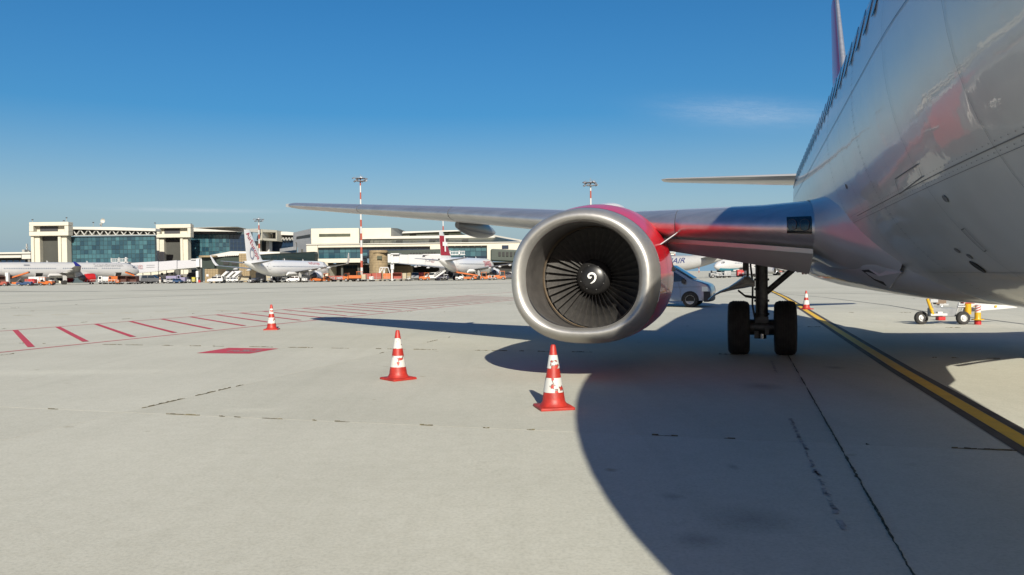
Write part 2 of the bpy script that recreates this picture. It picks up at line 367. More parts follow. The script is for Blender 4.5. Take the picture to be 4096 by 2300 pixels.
# red hatched strip
hat = tag(bpy.data.objects.new('hatched_marking', None), 'long red hatched no parking strip painted across the apron', kind='structure'); COL.objects.link(hat)
lo0, lo1 = G(0, 1410), G(2040, 1180); hi0, hi1 = G(0, 1325), G(2040, 1164)
ax = (G(1700, 1236) - G(0, 1410)).normalized(); lo0b = lo0 - ax * 14; hi0b = hi0 - ax * 14
hi_end = hi0 + ax * 52; lo_end = lo0 + ax * 60
for p, q in ((lo0b, lo_end), (hi0b, hi_end)):
    mb = MB(); strip(mb, [p, q], 0.11, 0.004); mb.build('edge_line', REDPAINT, hat, smooth=False)
b0 = G(91, 1321); b1 = G(168, 1391); bar = b1 - b0
nb = (G(260, 1308) - G(91, 1321)).length
for k in range(-3, 24):
    p = hi0 + ax * ((b0 - hi0).dot(ax) + k * nb)
    mb = MB(); strip(mb, [p, p + bar * 0.985], 0.15, 0.008); mb.build('hatch_bar', REDPAINT, hat, smooth=False)
# red square with worn grey figures
sq = tag(bpy.data.objects.new('red_square_marking', None), 'red painted rectangle on the apron with a worn grey patch in it', kind='structure'); COL.objects.link(sq)
mb = MB(); mb.add([G(x, y, 0.004) for x, y in ((786, 1412), (999, 1414), (1115, 1394), (915, 1391))], [(0, 1, 2, 3)]); mb.build('red_field', REDPAINT, sq, smooth=False)
mb = MB(); o_ = G(905, 1405.5, 0.008); ex = (G(1000, 1405) - G(905, 1405)).normalized(); ey = Vector((-ex.y, ex.x, 0))
rq = random.Random(5)
for k in range(9):
    x = k * 0.075
    for yy in (0, 0.14, 0.28):
        if rq.random() < 0.75:
            p = o_ + ex * x + ey * (yy - .02)
            mb.add([p, p + ex * 0.055, p + ex * 0.06 + ey * 0.10, p + ex * .01 + ey * 0.11], [(0, 1, 2, 3)])
mb.build('worn_figures', mat('worn_grey_paint', (0.26, 0.245, 0.24), 0.85), sq, smooth=False)
# faint yellow dashes and tar seams further out
dash = tag(bpy.data.objects.new('dashed_marking', None), 'row of faded yellow dashes beyond the red hatching', kind='structure'); COL.objects.link(dash)
for x0, x1, y in ((52, 129, 1262), (206, 276, 1259), (346, 416, 1255), (482, 548, 1252), (618, 678, 1248), (748, 804, 1245), (863, 920, 1242)):
    mb = MB(); strip(mb, [G(x0, y), G(x1, y - 0.6)], 0.14, 0.004); mb.build('dash', YELWORN, dash, smooth=False)
for lab, pts, w in (('dark tar seam running across the apron behind the red hatching', [(-200, 1224), (0, 1215), (500, 1192), (978, 1173), (1537, 1159), (2000, 1152)], 0.35),
               ('broad dark tar band in front of the parked jets', [(-300, 1166), (400, 1166), (1200, 1150), (2050, 1132)], 1.3),
               ('thin tar seam crossing the far right of the apron', [(3090, 1172), (3300, 1190), (3560, 1222), (3700, 1246), (4200, 1310)], 0.12),
               ('pale dark seam behind the silver van', [(2880, 1168), (3100, 1172), (3400, 1174), (3700, 1180)], 0.25)):
    mb = MB(); smooth_strip(mb, [G(*p) for p in pts], -w / 2, w / 2, 0.004)
    tag(mb.build('tar_seam', TAR, smooth=False), lab, kind='structure')
mb = MB(); smooth_strip(mb, [G(*p) for p in [(-250, 1163), (0, 1161), (80, 1160)]], -.5, .5, 0.012); tag(mb.build('faded_line', YELWORN, smooth=False), 'faded ochre line before the left jet', kind='structure')
# tyre marks and repairs in the shaded bay
SCUFF = mat('rubber_scuff', (0.28, 0.272, 0.255), 0.9, noise=0.35, nscale=14, space='World')
for lab, a_, b__, w in (('dark tyre scuff on the shaded concrete near the yellow line', (3160, 1670), (3375, 2120), 0.045), ('second dark scuff in front of the main wheels', (3085, 1440), (3105, 1490), 0.05)):
    mb = MB(); pa, pb = G(*a_), G(*b__); n = 60; rr = random.Random(len(lab)); d = (pb - pa).normalized(); nn = Vector((-d.y, d.x, 0))
    for k in range(n):
        if rr.random() < 0.30: continue
        p = pa.lerp(pb, k / n); q = pa.lerp(pb, (k + rr.uniform(.3, 2.2)) / n) + nn * rr.uniform(-.02, .02); z = Vector((0, 0, 0.004)); a0 = w * rr.uniform(.2, 1); a1 = w * rr.uniform(.2, 1)
        mb.add([p + z - nn * a0 / 2, q + z - nn * a1 / 2, q + z + nn * a1 / 2, p + z + nn * a0 / 2], [(0, 1, 2, 3)])
    tag(mb.build('tyre_mark', SCUFF, smooth=False), lab, kind='structure')

# ------------------------------------------------------------------ the near airliner
TH = RAD(16.9)
AX = Vector((math.sin(TH), math.cos(TH), 0)); PX = Vector((math.cos(TH), -math.sin(TH), 0))
PO = AX * 15.9 + PX * 2.72
jet = thing('airliner', 'large near pale grey airliner with red engine cowls towering over the right of the apron', 'airliner', PO, -TH)
def to_jet(p): q = Vector(p) - PO; return Vector((q.dot(PX), q.dot(AX), q.z))
FW_, FH_, FZ = 1.88, 2.0, 3.19
A0, A1 = -17.35, 15.6
def fus(a):                            # half width, half height, centre height at station a
    if a < -9.6:
        t = (a - A0) / (-9.6 - A0); k = max(0.0, 1 - (1 - t) ** 2) ** 0.55
        return FW_ * k, FH_ * k, FZ - 0.42 * (1 - t) ** 2
    if a > 3.2:
        t = (a - 3.2) / (A1 - 3.2); k = 1 - 0.90 * t ** 1.55
        return FW_ * k, FH_ * k, FZ + (FH_ - FH_ * k) * 0.80
    return FW_, FH_, FZ
def fpt(a, phi, off=0.0):              # phi: 0 = starboard side, up positive
    w, hh, z = fus(a)
    return Vector((-(w + off) * math.cos(phi), a, z + (hh + off) * math.sin(phi)))
sta = [A0 + 7.75 * (k / 16) ** 1.7 for k in range(17)] + [-9.6 + k * 0.64 for k in range(1, 21)] + [3.2 + 12.4 * k / 18 for k in range(1, 19)]
NP = 72
mb = MB(); mb.loft([[fpt(a, 2 * math.pi * k / NP) if a > A0 + .001 else fpt(A0 + .002, 2 * math.pi * k / NP) for k in range(NP)] for a in sta])
body = mb.build('fuselage', SKIN, jet, ang=60)
def fus_hit(px, py):                   # station and angle where a sight line meets the skin
    d = ray(px, py); d = Vector((d.dot(PX), d.dot(AX), d.z)); o = to_jet(CPOS)
    A = (d.x / FW_) ** 2 + (d.z / FH_) ** 2; B = 2 * (o.x * d.x / FW_ ** 2 + (o.z - FZ) * d.z / FH_ ** 2); C = (o.x / FW_) ** 2 + ((o.z - FZ) / FH_) ** 2 - 1
    q = B * B - 4 * A * C
    t = (-B - math.sqrt(max(q, 0))) / (2 * A); p = o + d * t
    return p.y, math.atan2((p.z - FZ) / FH_, -p.x / FW_)
def surf_strip(mb, pts, w, off=0.004):   # thin seam following the skin through (station, angle) points
    prev = None
    P3 = []
    for (a, ph), (a2, ph2) in zip(pts, pts[1:]):
        n = max(2, int((abs(a2 - a) / 0.4) + abs(ph2 - ph) / 0.08))
        P3 += [(a + (a2 - a) * k / n, ph + (ph2 - ph) * k / n) for k in range(n)]
    P3.append(pts[-1])
    rows = []
    for i, (a, ph) in enumerate(P3):
        p = fpt(a, ph, off); q = fpt(*P3[min(i + 1, len(P3) - 1)], off) - fpt(*P3[max(i - 1, 0)], off)
        nr = Vector((-math.cos(ph), 0, math.sin(ph))); s = q.cross(nr).normalized() * (w / 2)
        rows.append([p - s, p + s])
    mb.loft(rows, closed=False)
# cabin windows
wm = MB(); rr_ = [(0.095 * math.copysign(abs(math.cos(t)) ** 0.6, math.cos(t)), 0.175 * math.copysign(abs(math.sin(t)) ** 0.6, math.sin(t))) for t in [2 * math.pi * k / 14 for k in range(14)]]
wm.prism([(0.0, x, z) for x, z in rr_], (-0.006, 0, 0))
wme = wm.mesh('cabin_window', WINB, smooth=False)
phw = math.asin(0.47 / FH_)
for side in (-1, 1):
    for k in range(44):
        a = -11.9 + 0.508 * k
        if a > 9.6: break
        w, hh, z = fus(a); ph = math.asin(min(0.9, 0.47 / hh)) if a > 3.2 else phw
        p = fpt(a, ph, 0.001); p.x *= -side if side > 0 else 1
        if side > 0: p.x = abs(p.x)
        dw = (fus(a + .1)[0] - fus(a - .1)[0]) / .2
        rot = (0, ph * (0.93) if side < 0 else math.pi - ph * 0.93, math.atan(dw) if side < 0 else -math.atan(dw))
        link('cabin_window', wme, body, p, rot)
# skin seams, hatches and ports
mb = MB()
def const_phi(px, py, a0, a1): _, ph = fus_hit(px, py); return [(a0, ph), (a1, ph)]
surf_strip(mb, const_phi(3500, 200, -12.5, 3.0), 0.006)
surf_strip(mb, const_phi(3900, 613, -12.5, -6.3), 0.007)
for a in (-11.4, -9.9, -8.1, -6.9, -5.6, 1.4): surf_strip(mb, [(a, -1.25), (a, 1.5)], 0.004)
for ph in (0.62, -0.55, -0.95): surf_strip(mb, [(-12, ph), (2.5, ph)], 0.003)
mb.build('skin_seam', SEAM, body, smooth=False)
rv = MB()
def rivet(a, ph, off=.002):
    c = fpt(a, ph, off); u = (fpt(a + .1, ph, off) - c).normalized() * .0045; w_ = (fpt(a, ph + .05, off) - c).normalized() * .0045; n_ = Vector((-math.cos(ph), 0, math.sin(ph))) * .002
    rv.add([c - u, c + w_, c + u, c - w_, c + n_], [(0, 1, 4), (1, 2, 4), (2, 3, 4), (3, 0, 4)])
_, ph1 = fus_hit(3900, 613)
for k in range(150):
    for ph in (ph1 + .014, ph1 - .014, -0.55 + .012, .62 - .012): rivet(-11.8 + k * .09, ph)
for a in (-8.1, -5.6):
    for k in range(90):
        for d in (-.03, .03): rivet(a + d, -1.2 + k * .028)
rv.build('rivet_rows', SEAM, body, smooth=False, kind='stuff')
def hatch(pxs, name, w=0.012):
    hp = [fus_hit(*p) for p in pxs]; mb = MB(); surf_strip(mb, hp + hp[:1], w, 0.005); return mb.build(name, SEAM, body, smooth=False)
hatch([(3582, 715), (3672, 655), (3690, 705), (3600, 775)], 'service_hatch', 0.008)
hatch([(3847, 918), (3858, 912), (3946, 1000), (3937, 1006)], 'handle_slot', 0.010)
mb = MB(); a, ph = fus_hit(3912, 1066)
mb.prism([fpt(a + 0.07 * math.cos(t), ph + 0.035 * math.sin(t), 0.003) for t in [2 * math.pi * k / 14 for k in range(14)]], (-0.004, 0, -0.004)); mb.build('drain_port', DARK, body, smooth=False)
for px, py in ((3830, 1002), (3880, 1026), (3780, 795), (3386, 746)):
    a, ph = fus_hit(px, py); mb = MB(); mb.prism([fpt(a + 0.045 * math.cos(t), ph + 0.014 * math.sin(t), 0.003) for t in [2 * math.pi * k / 10 for k in range(10)]], (-0.003, 0, 0)); mb.build('static_port', SEAM, body, smooth=False)
# belly fairing
mb = MB(); rings = []
for a, w, zb, zt in ((-7.6, 0.3, 1.26, 1.5), (-6.8, 0.9, 1.205, 1.9), (-5.8, 1.40, 1.185, 2.2), (-4.4, 1.66, 1.175, 2.4), (-2, 1.80, 1.175, 2.5), (1, 1.82, 1.18, 2.4), (3.0, 1.75, 1.22, 2.2), (4.6, 1.4, 1.45, 2.1), (5.6, 0.9, 1.8, 2.1)):
    zc = (zb + zt) / 2; hh = (zt - zb) / 2; rg = []
    for k in range(40):
        t = 2 * math.pi * k / 40; cx, sz = math.cos(t), math.sin(t); e = 0.90
        rg.append(Vector((w * math.copysign(abs(cx) ** e, cx), a, zc + hh * math.copysign(abs(sz) ** (e + .1), sz))))
    rings.append(rg)
mb.loft(rings); fairing = mb.build('belly_fairing', FAIR, jet, ang=60)
# ram air inlet with its deflector door, set on the skin
from mathutils.bvhtree import BVHTree
_bt = BVHTree.FromPolygons([v for v in mb.v], [f for f in mb.f])
def skin_hit(px, py, off=0.0):
    d = ray(px, py); d = Vector((d.dot(PX), d.dot(AX), d.z)).normalized(); o = to_jet(CPOS)
    p, n, _, _ = _bt.ray_cast(o, d)
    if p is None: a, ph = fus_hit(px, py); return fpt(a, ph, off)
    if n.dot(d) > 0: n = -n
    return p + n * off
mb = MB(); mb.prism([skin_hit(x, y, .004) for x, y in ((3448, 1080), (3478, 1078), (3520, 1100), (3563, 1140), (3545, 1142), (3500, 1120))], (-0.005, -0.005, 0)); mb.build('ram_air_inlet', DARK, fairing, smooth=False)
p = [skin_hit(3480, 1078, .01), skin_hit(3520, 1100, .02), skin_hit(3566, 1140, .05), skin_hit(3622, 1086, .05), skin_hit(3560, 1052, .02)]
mb = MB(); mb.prism(p, (0.02, 0.02, 0.012)); mb.build('deflector_door', FAIR, fairing, smooth=False)
# wings ------------------------------------------------------------
WST = [(-1.2, -5.9, 2.05, 8.0, 0.125), (-1.9, -5.05, 2.13, 7.1, 0.122), (-2.6, -4.35, 2.19, 6.3, 0.118), (-4.95, -2.45, 2.40, 4.45, 0.115), (-8.5, -0.36, 2.83, 3.45, 0.11), (-14.9, 3.40, 3.53, 1.75, 0.105), (-15.4, 3.78, 3.58, 1.25, 0.08)]
def wst(l):
    for s0, s1 in zip(WST, WST[1:]):
        if l >= s1[0]: 
            t = (l - s0[0]) / (s1[0] - s0[0]); return [x + (y - x) * t for x, y in zip(s0, s1)]
    return list(WST[-1])
def wpt(l, s, off=0.0, side=-1):       # s < 0 upper, s > 0 lower, |s| = chord fraction
    _, a, z, ch, th = wst(l); x = abs(s)
    y = 5 * th * (0.2969 * math.sqrt(x) - 0.1260 * x - 0.3516 * x * x + 0.2843 * x ** 3 - 0.1036 * x ** 4)
    cb = 0.045 * x * (1 - x)
    y = (cb + y if s < 0 else cb - 0.95 * y) * ch
    p = Vector((l, a + x * ch, z + y + (off if s < 0 else -off)))
    if x < 0.03 and off: p.y -= off
    if side > 0: p.x = -p.x
    return p
UP = [1, .85, .7, .55, .4, .3, .22, .16, .12]; LEs = [.12, .09, .065, .042, .024, .012, .004, .001]
LOOP = [-x for x in UP]; NOSE = [-x for x in LEs] + [0] + LEs[::-1]; LOW = UP[::-1]
LATS = [-1.2, -1.9, -2.25, -2.6, -3.2, -3.8, -4.4, -4.95, -6, -7, -8.5, -10, -11.5, -13, -14.6, -14.9, -15.2, -15.4]
def make_wing(side):
    wg = MB(); wg.loft([[wpt(l, s, 0, side) for s in LOOP + LOW] for l in LATS]); w = wg.build('wing', WINGP, jet, ang=50)
    segs = [(-1.98, -3.9), (-3.91, -5.9), (-5.92, -8.9), (-8.92, -12.0), (-12.02, -15.05)]
    for i, (l0, l1) in enumerate(segs):
        ls = [l0] + [l for l in LATS if l1 < l < l0] + [l1]
        sg = MB(); sg.loft([[wpt(l, s, 0.004, side) for s in NOSE] for l in ls]); sg.build('leading_edge_slat', ALU, w, ang=60)
    # inboard Krueger flap hanging below the leading edge
    kr = MB(); rg = []
    for l in (-1.98, -2.3, -2.9, -3.6, -4.25):
        p = wpt(l, 0.055, 0.03, side); q = wpt(l, 0.17, 0.05, side); dn = 0.10 + (4.3 + l) * 0.055
        rg.append([p + Vector((0, -0.03, 0.0)), p + Vector((0, -0.02, -0.07)), (p + q) / 2 + Vector((0, 0, -dn * .75)), q + Vector((0, 0, -dn)), q + Vector((0, 0, -dn + 0.04)), (p + q) / 2 + Vector((0, .03, -dn * .55))])
    kr.loft(rg); kr.build('krueger_flap', WINGP, w, bevel=0.008)
    # flap track fairings
    for l, L, r in ((-9.25, 2.8, 0.175), (-6.6, 3.1, 0.22)):
        q = wst(l); te = q[1] + q[3]; z = q[2] - 0.05; ft = MB(); rg = []
        for k in range(11):
            t = k / 10; rr = r * (max(0.02, math.sin(math.pi * min(1, 0.06 + t * 0.93))) ** 0.6); a = te - L * 0.72 + L * t
            rg.append([Vector((l * (1 if side < 0 else -1) + rr * 0.8 * math.cos(2 * math.pi * j / 16), a, z - 0.14 - 0.06 * t + rr * 1.25 * math.sin(2 * math.pi * j / 16))) for j in range(16)])
        ft.loft(rg); ft.build('flap_track_fairing', mat('dark_fairing_grey', (0.20, 0.195, 0.20), 0.35, coat=0.2), w)
    # landing lights behind a glass panel in the root
    lt = MB(); lt.loft([[wpt(l, s, 0.010, side) for s in (-0.013, -0.008, -0.004, -0.001, 0, 0.001, 0.003, 0.0045)] for l in (-2.02, -2.1, -2.2, -2.26, -2.31)], closed=False); lt.build('landing_light_glass', GLASSD, w)
    def lamp_pt(lc, hc, r, a, off):
        l, hh = lc + r * math.cos(a), hc + r * math.sin(a); return wpt(l, (-1 if hh > 0 else 1) * (hh / 1.12) ** 2, off, side)
    for lc, m_ in ((-2.25, LENS), (-2.10, GLASSD)):
        lm = MB(); lm.loft([[lamp_pt(lc, .03, r, 2 * math.pi * k / 20, .014 + o) for k in range(20)] for r, o in ((.002, 0), (.03, .002), (.052, .003))], False, False); lm.build('landing_lamp', m_, w)
        lm = MB(); lm.loft([[lamp_pt(lc, .03, r, 2 * math.pi * k / 20, .015 + o) for k in range(20)] for r, o in ((.052, .002), (.055, .004), (.058, .002))], False, False); lm.build('lamp_bezel', GEARM, w)
    # trim strip where wing meets body
    tr = MB(); tr.loft([[wpt(l, s, o, side) + Vector((0, -f * max(0, 1 - abs(s) * 4), 0)) for s in [-x for x in (.5, .3, .16)] + NOSE + [.16, .3, .5]] for l, o, f in ((-1.985, .014, 0), (-1.90, .02, .01), (-1.80, .045, .03), (-1.70, .09, .07), (-1.58, .15, .13), (-1.40, .22, .22), (-1.2, .28, .32))], closed=False); tr.build('root_fillet', FAIR, w, ang=60)
    return w
for sd in (-1, 1): make_wing(sd)

# engines -----------------------------------------------------------
EZ, EA, EL = 1.545, -4.80, 5.09
def nac(w, ht, hb, a, zc, n=64, flat=2.5, cx=0.0):
    rg = []
    for k in range(n):
        t = 2 * math.pi * k / n; c, s = math.cos(t), math.sin(t)
        e = 2 / flat if s < 0 else 2 / 2.05
        rg.append(Vector((cx + w * math.copysign(abs(c) ** e, c), a, zc + (ht if s > 0 else hb) * math.copysign(abs(s) ** e, s))))
    return rg
def make_engine(side):
    X = EL * side; e = bpy.data.objects.new('engine', None); COL.objects.link(e); e.parent = jet; e.location = (X, EA, EZ)
    # polished lip: from inside throat round the highlight to the cowl
    prof = [(.826, .776, .746, .115), (.865, .80, .765, .05), (.905, .83, .79, .012), (.945, .86, .82, 0), (.985, .895, .855, .015), (1.02, .93, .885, .055), (1.05, .955, .93, .13), (1.075, .98, .97, .25), (1.09, .995, .99, .40)]
    mb = MB(); mb.loft([nac(w, a, b, d, 0, flat=2.45) for w, a, b, d in prof], False, False); mb.build('inlet_lip', LIPM, e, ang=80)
    prof = [(1.092, .998, .992, .405), (1.108, 1.06, 1.0, .8), (1.12, 1.115, .995, 1.3), (1.115, 1.145, .97, 1.9), (1.06, 1.12, .90, 2.6), (.96, 1.04, .82, 3.3), (.93, 1.0, .80, 3.45), (.85, .9, .74, 3.40)]
    mb = MB(); mb.loft([nac(w, a, b, d, 0, flat=2.45) for w, a, b, d in prof], False, False); cw = mb.build('cowling', COWL, e, ang=60)
    sm = MB()
    for d, w_, t_, b_ in ((1.12, 1.116, 1.0965, .965), (2.35, 1.0825, 1.13, .919)):
        r0 = nac(w_ + .003, t_ + .003, b_ + .003, d, 0, flat=2.45); r1 = nac(w_ + .003, t_ + .003, b_ + .003, d + .014, 0, flat=2.45); sm.loft([r0, r1], False, False)
    sm.build('cowl_seam', SEAM, cw)
    prof = [(.60, .6, .56, 3.25), (.58, .58, .54, 3.9), (.42, .42, .40, 4.6), (.36, .36, .34, 4.75)]
    mb = MB(); mb.loft([nac(w, a, b, d, 0, flat=2.1) for w, a, b, d in prof]); mb.build('exhaust_cone', LIPM, e, ang=60)
    # duct and fan
    prof = [(.825, .775, .745, .118), (.805, .766, .741, .2), (.80, .764, .739, .30), (.79, .775, .765, .6), (.785, .785, .785, .95), (.785, .785, .785, 1.5)]
    mb = MB(); mb.loft([nac(w, a, b, d, 0 - .03 * min(1, d), flat=2.3) for w, a, b, d in prof], False, False); mb.build('inlet_duct', LINER, e, ang=80)
    mb = MB(); mb.lathe([(.784, .93), (.784, 1.0), (.772, 1.0), (.772, .93)], (0, 0, -.03), 'Y', 64, False); mb.build('rub_strip', mat('rub_strip', (0.20, 0.15, 0.10), 0.6), e)
    mb = MB(); mb.lathe([(0.0, 1.45), (.785, 1.45), (.785, 1.47), (0, 1.47)], (0, 0, -.03), 'Y', 48); mb.build('stator_disc', DARK, e)
    bl = MB(); rows = []
    for k in range(8):
        r = 0.235 + (0.768 - 0.235) * k / 7; tw = RAD(18 + 42 * k / 7); ch = 0.135 + 0.075 * k / 7
        row = []
        for q in (-1, -.5, 0, .5, 1):
            row.append(Vector((math.sin(tw) * ch / 2 * q * 1.05, q * ch / 2 * math.cos(tw) - .0 + 0.012 * (1 - q * q), r)))
        rows.append(row)
    up = [row + [Vector((p.x + .004, p.y + .003, p.z)) for p in row[::-1]] for row in rows]
    bl.loft(up)
    bme = bl.mesh('fan_blade', BLADE, ang=50)
    for k in range(38): link('fan_blade', bme, e, (0, 1.10, -.03), (0, 2 * math.pi * k / 38, 0))
    mb = MB(); mb.lathe([(.275, 1.10), (.272, 1.04), (.25, 1.0), (.225, .975), (.205, .96), (.20, .955)], (0, 0, -.03), 'Y', 40); mb.build('fan_hub', HUBG, e, ang=60)
    mb = MB(); mb.lathe([(.205, .962), (.19, .945), (.15, .925), (.10, .91), (.05, .902), (.015, .90), (0.0, .90)], (0, 0, -.03), 'Y', 40); sp = mb.build('spinner', SPIN, e, ang=60)
    def rsp(d):                        # spinner surface: station at radius d
        pr = [(.205, .962), (.19, .945), (.15, .925), (.10, .91), (.05, .902), (.015, .90), (0.0, .90)]
        for (r0, y0), (r1, y1) in zip(pr, pr[1:]):
            if r1 <= d <= r0: return y1 + (y0 - y1) * (d - r1) / (r0 - r1)
        return .93
    mb = MB(); rows = []
    path = [(-6, 7, 5), (-14, -1, 8), (-26, 1, 9), (-31, 12, 9), (-28, 24, 8), (-16, 33, 8), (0, 35, 9), (16, 30, 9), (27, 14, 9), (27, -8, 8), (16, -28, 7), (0, -40, 5), (-14, -46, 2)]
    k_ = 0.0019
    for q, (x, z, w_) in enumerate(path):
        x0, z0, _ = path[max(q - 1, 0)]; x1, z1, _ = path[min(q + 1, len(path) - 1)]; d = Vector((x1 - x0, z1 - z0)).normalized(); nx, nz = -d.y, d.x
        rows.append([Vector((xx * k_, rsp(min(.2, math.hypot(xx, zz) * k_)) - .004, zz * k_ - .03)) for xx, zz in ((x + nx * w_ * .85, z + nz * w_ * .85), (x, z), (x - nx * w_ * .85, z - nz * w_ * .85))])
    mb.loft(rows, closed=False); mb.build('spiral_mark', WHITEP, sp, smooth=False)
    for k in range(8):
        a = 2 * math.pi * k / 8 + .3; mb = MB(); mb.tube((.19 * math.cos(a), .94, .19 * math.sin(a) - .03), (.19 * math.cos(a), .928, .19 * math.sin(a) - .03), .006, n=8); mb.build('bolt', GEARL, sp)
    # strake on the inboard side
    ib = -side
    st = MB(); st.prism([(ib * .96, .95, .42), (ib * .98, 1.95, .50), (ib * 1.27, 1.85, .74), (ib * 1.20, 1.40, .63)], (0.004 * ib, 0, -0.014)); st.build('strake', mat('strake_white', (0.42, 0.42, 0.44), 0.4), e, smooth=False)
    vn = MB(); vn.prism([(ib * 1.0, 1.75, .36), (ib * 1.11, 1.75, .05), (ib * 1.118, 2.1, .05), (ib * 1.0, 2.1, .38)], (0.02 * ib, 0, 0.008)); vn.build('cowl_vent', DARK, e, smooth=False)
    # pylon fairing over the cowl up to the wing
    py = MB(); rg = []
    for d, w_, z0, z1 in ((1.6, .02, 1.0, 1.12), (1.9, .12, .97, 1.17), (2.3, .22, .93, 1.22), (2.8, .26, .70, 1.24), (3.6, .24, .45, 1.14), (4.6, .2, .45, .95), (5.6, .08, .55, .85)):
        rg.append([Vector((w_ * math.copysign(abs(math.cos(t)) ** .7, math.cos(t)), d, (z0 + z1) / 2 + (z1 - z0) / 2 * math.copysign(abs(math.sin(t)) ** .7, math.sin(t)))) for t in [2 * math.pi * k / 20 for k in range(20)]])
    py.loft(rg); py.build('pylon', mat('pylon_white', (.5, .5, .5), .35, coat=.3), e, ang=60)
    return e
for sd in (-1, 1): make_engine(sd)

# main and nose gear --------------------------------------------------
def tyre(mb, c, r, w, n=36):
    prof = [(r * .56, -w * .40), (r * .70, -w * .50), (r * .86, -w * .49), (r * .95, -w * .42), (r * .985, -w * .30)]
    for k in range(-2, 3): prof += [(r, w * (k * .11 - .045)), (r, w * (k * .11 + .028)), (r * .985, w * (k * .11 + .034)), (r * .985, w * (k * .11 + .058))]
    prof += [(r * .985, w * .30), (r * .95, w * .42), (r * .86, w * .49), (r * .70, w * .50), (r * .56, w * .40)]
    return mb.lathe(prof, c, 'X', n)
def wheel_set(parent, x, a, r, w, gap, axle_r=.05):
    for s in (-1, 1):
        mb = MB(); tyre(mb, (x + s * gap / 2, a, r - 0.012), r, w); mb.build('tyre', RUBBER, parent, ang=30)
        mb = MB(); mb.lathe([(0.0, -.17 * w / .4), (r * .30, -.15 * w / .4), (r * .40, -.05), (r * .57, -.16 * w / .4), (r * .57, .16 * w / .4), (r * .40, .05), (r * .3, .15 * w / .4), (0, .17 * w / .4)], (x + s * gap / 2, a, r - 0.012), 'X', 28); mb.build('wheel_rim', GEARL, parent)
    mb = MB(); mb.tube((x - gap / 2, a, r), (x + gap / 2, a, r), axle_r); mb.tube((x - gap * .28, a, r), (x + gap * .28, a, r), axle_r * 2.0, n=20); mb.build('axle', GEARM, parent)
def gear_main(side):
    g = bpy.data.objects.new('main_landing_gear', None); COL.objects.link(g); g.parent = jet; x = 2.60 * side
    r = 0.515
    wheel_set(g, x, 0, r, .40, .84, .075)
    mb = MB(); mb.tube((x, 0, .30), (x, 0, .78), .085); mb.build('oleo_piston', CHROME, g)
    mb = MB(); mb.tube((x, 0, .72), (x, -.05, 2.2), .115, n=20)
    for z in (.75, 1.0, 1.22, 1.4): mb.tube((x, -.012, z), (x, -.012, z + .04), .14, n=20)
    mb.box((x, 0, .62), (.24, .24, .20)); mb.box((x + .09, -.12, .44), (.08, .1, .12)); mb.box((x - .1, -.12, .38), (.08, .09, .14)); mb.build('strut', GEARM, g)
    mb = MB(); mb.tube((x + .02, .0, 1.12), (x - side * .95, -.1, 1.95), .055, .06); mb.build('side_brace', GEARM, g)
    mb = MB(); mb.tube((x, .06, 1.0), (x, .7, 1.95), .05); mb.build('drag_brace', GEARM, g)
    mb = MB()
    for z0, z1 in ((.68, .50), (.36, .50)): mb.prism([(x - .12, .1, z0), (x + .12, .1, z0), (x + .05, .42, z1), (x - .05, .42, z1)], (0, .02, .05))
    mb.build('torque_link', GEARM, g)
    mb = MB(); pts = [(x + side * .17, -.05, 2.05), (x + side * .20, -.08, 1.7), (x + side * .16, -.09, 1.35), (x + side * .17, -.08, .95), (x + side * .1, -.1, .55)]
    for p, q in zip(pts, pts[1:]): mb.tube(p, q, .018, n=8)
    pts = [(x - .08, -.14, 1.9), (x - .10, -.15, 1.2), (x - .09, -.14, .7)]
    for p, q in zip(pts, pts[1:]): mb.tube(p, q, .012, n=8)
    mb.box((x + side * .29, -.1, 1.9), (.10, .08, .62)); mb.tube((x + side * .25, -.1, 1.75), (x + side * .25, -.1, 1.35), .022, n=8); mb.build('brake_line', GEARM, g)
    # door carried outboard of the strut: thin blade running into a bulged fairing
    mb = MB(); rg = []
    for t, (dx, z, hw, th) in enumerate(((.12, 1.33, .12, .05), (.22, 1.36, .16, .10), (.32, 1.35, .19, .115), (.45, 1.30, .17, .075), (.60, 1.24, .13, .040), (.75, 1.19, .11, .026), (.88, 1.12, .09, .020), (.98, 1.04, .06, .012))):
        rg.append([Vector((x + side * dx, -.12 + hw * 2.2 * math.cos(2 * math.pi * k / 16), z + th * (1.25 if math.sin(2 * math.pi * k / 16) > 0 else .8) * math.sin(2 * math.pi * k / 16) )) for k in range(16)])
    mb.loft(rg); mb.build('gear_door', WINGP, g)
    mb = MB(); mb.tube((x + side * .43, -.1, 1.22), (x + side * .30, -.1, 1.11), .018, n=8); mb.tube((x + side * .30, -.1, 1.11), (x + side * .05, -.06, 1.07), .025, n=8); mb.build('door_link', GEARM, g)
for sd in (-1, 1): gear_main(sd)
ng = bpy.data.objects.new('nose_landing_gear', None); COL.objects.link(ng); ng.parent = jet
wheel_set(ng, 0, -12.45, .34, .20, .36, .04)
mb = MB(); mb.tube((0, -12.45, .34), (0, -12.4, 1.6), .07); mb.tube((0, -12.4, .9), (0, -11.6, 1.6), .04); mb.build('strut', GEARL, ng)

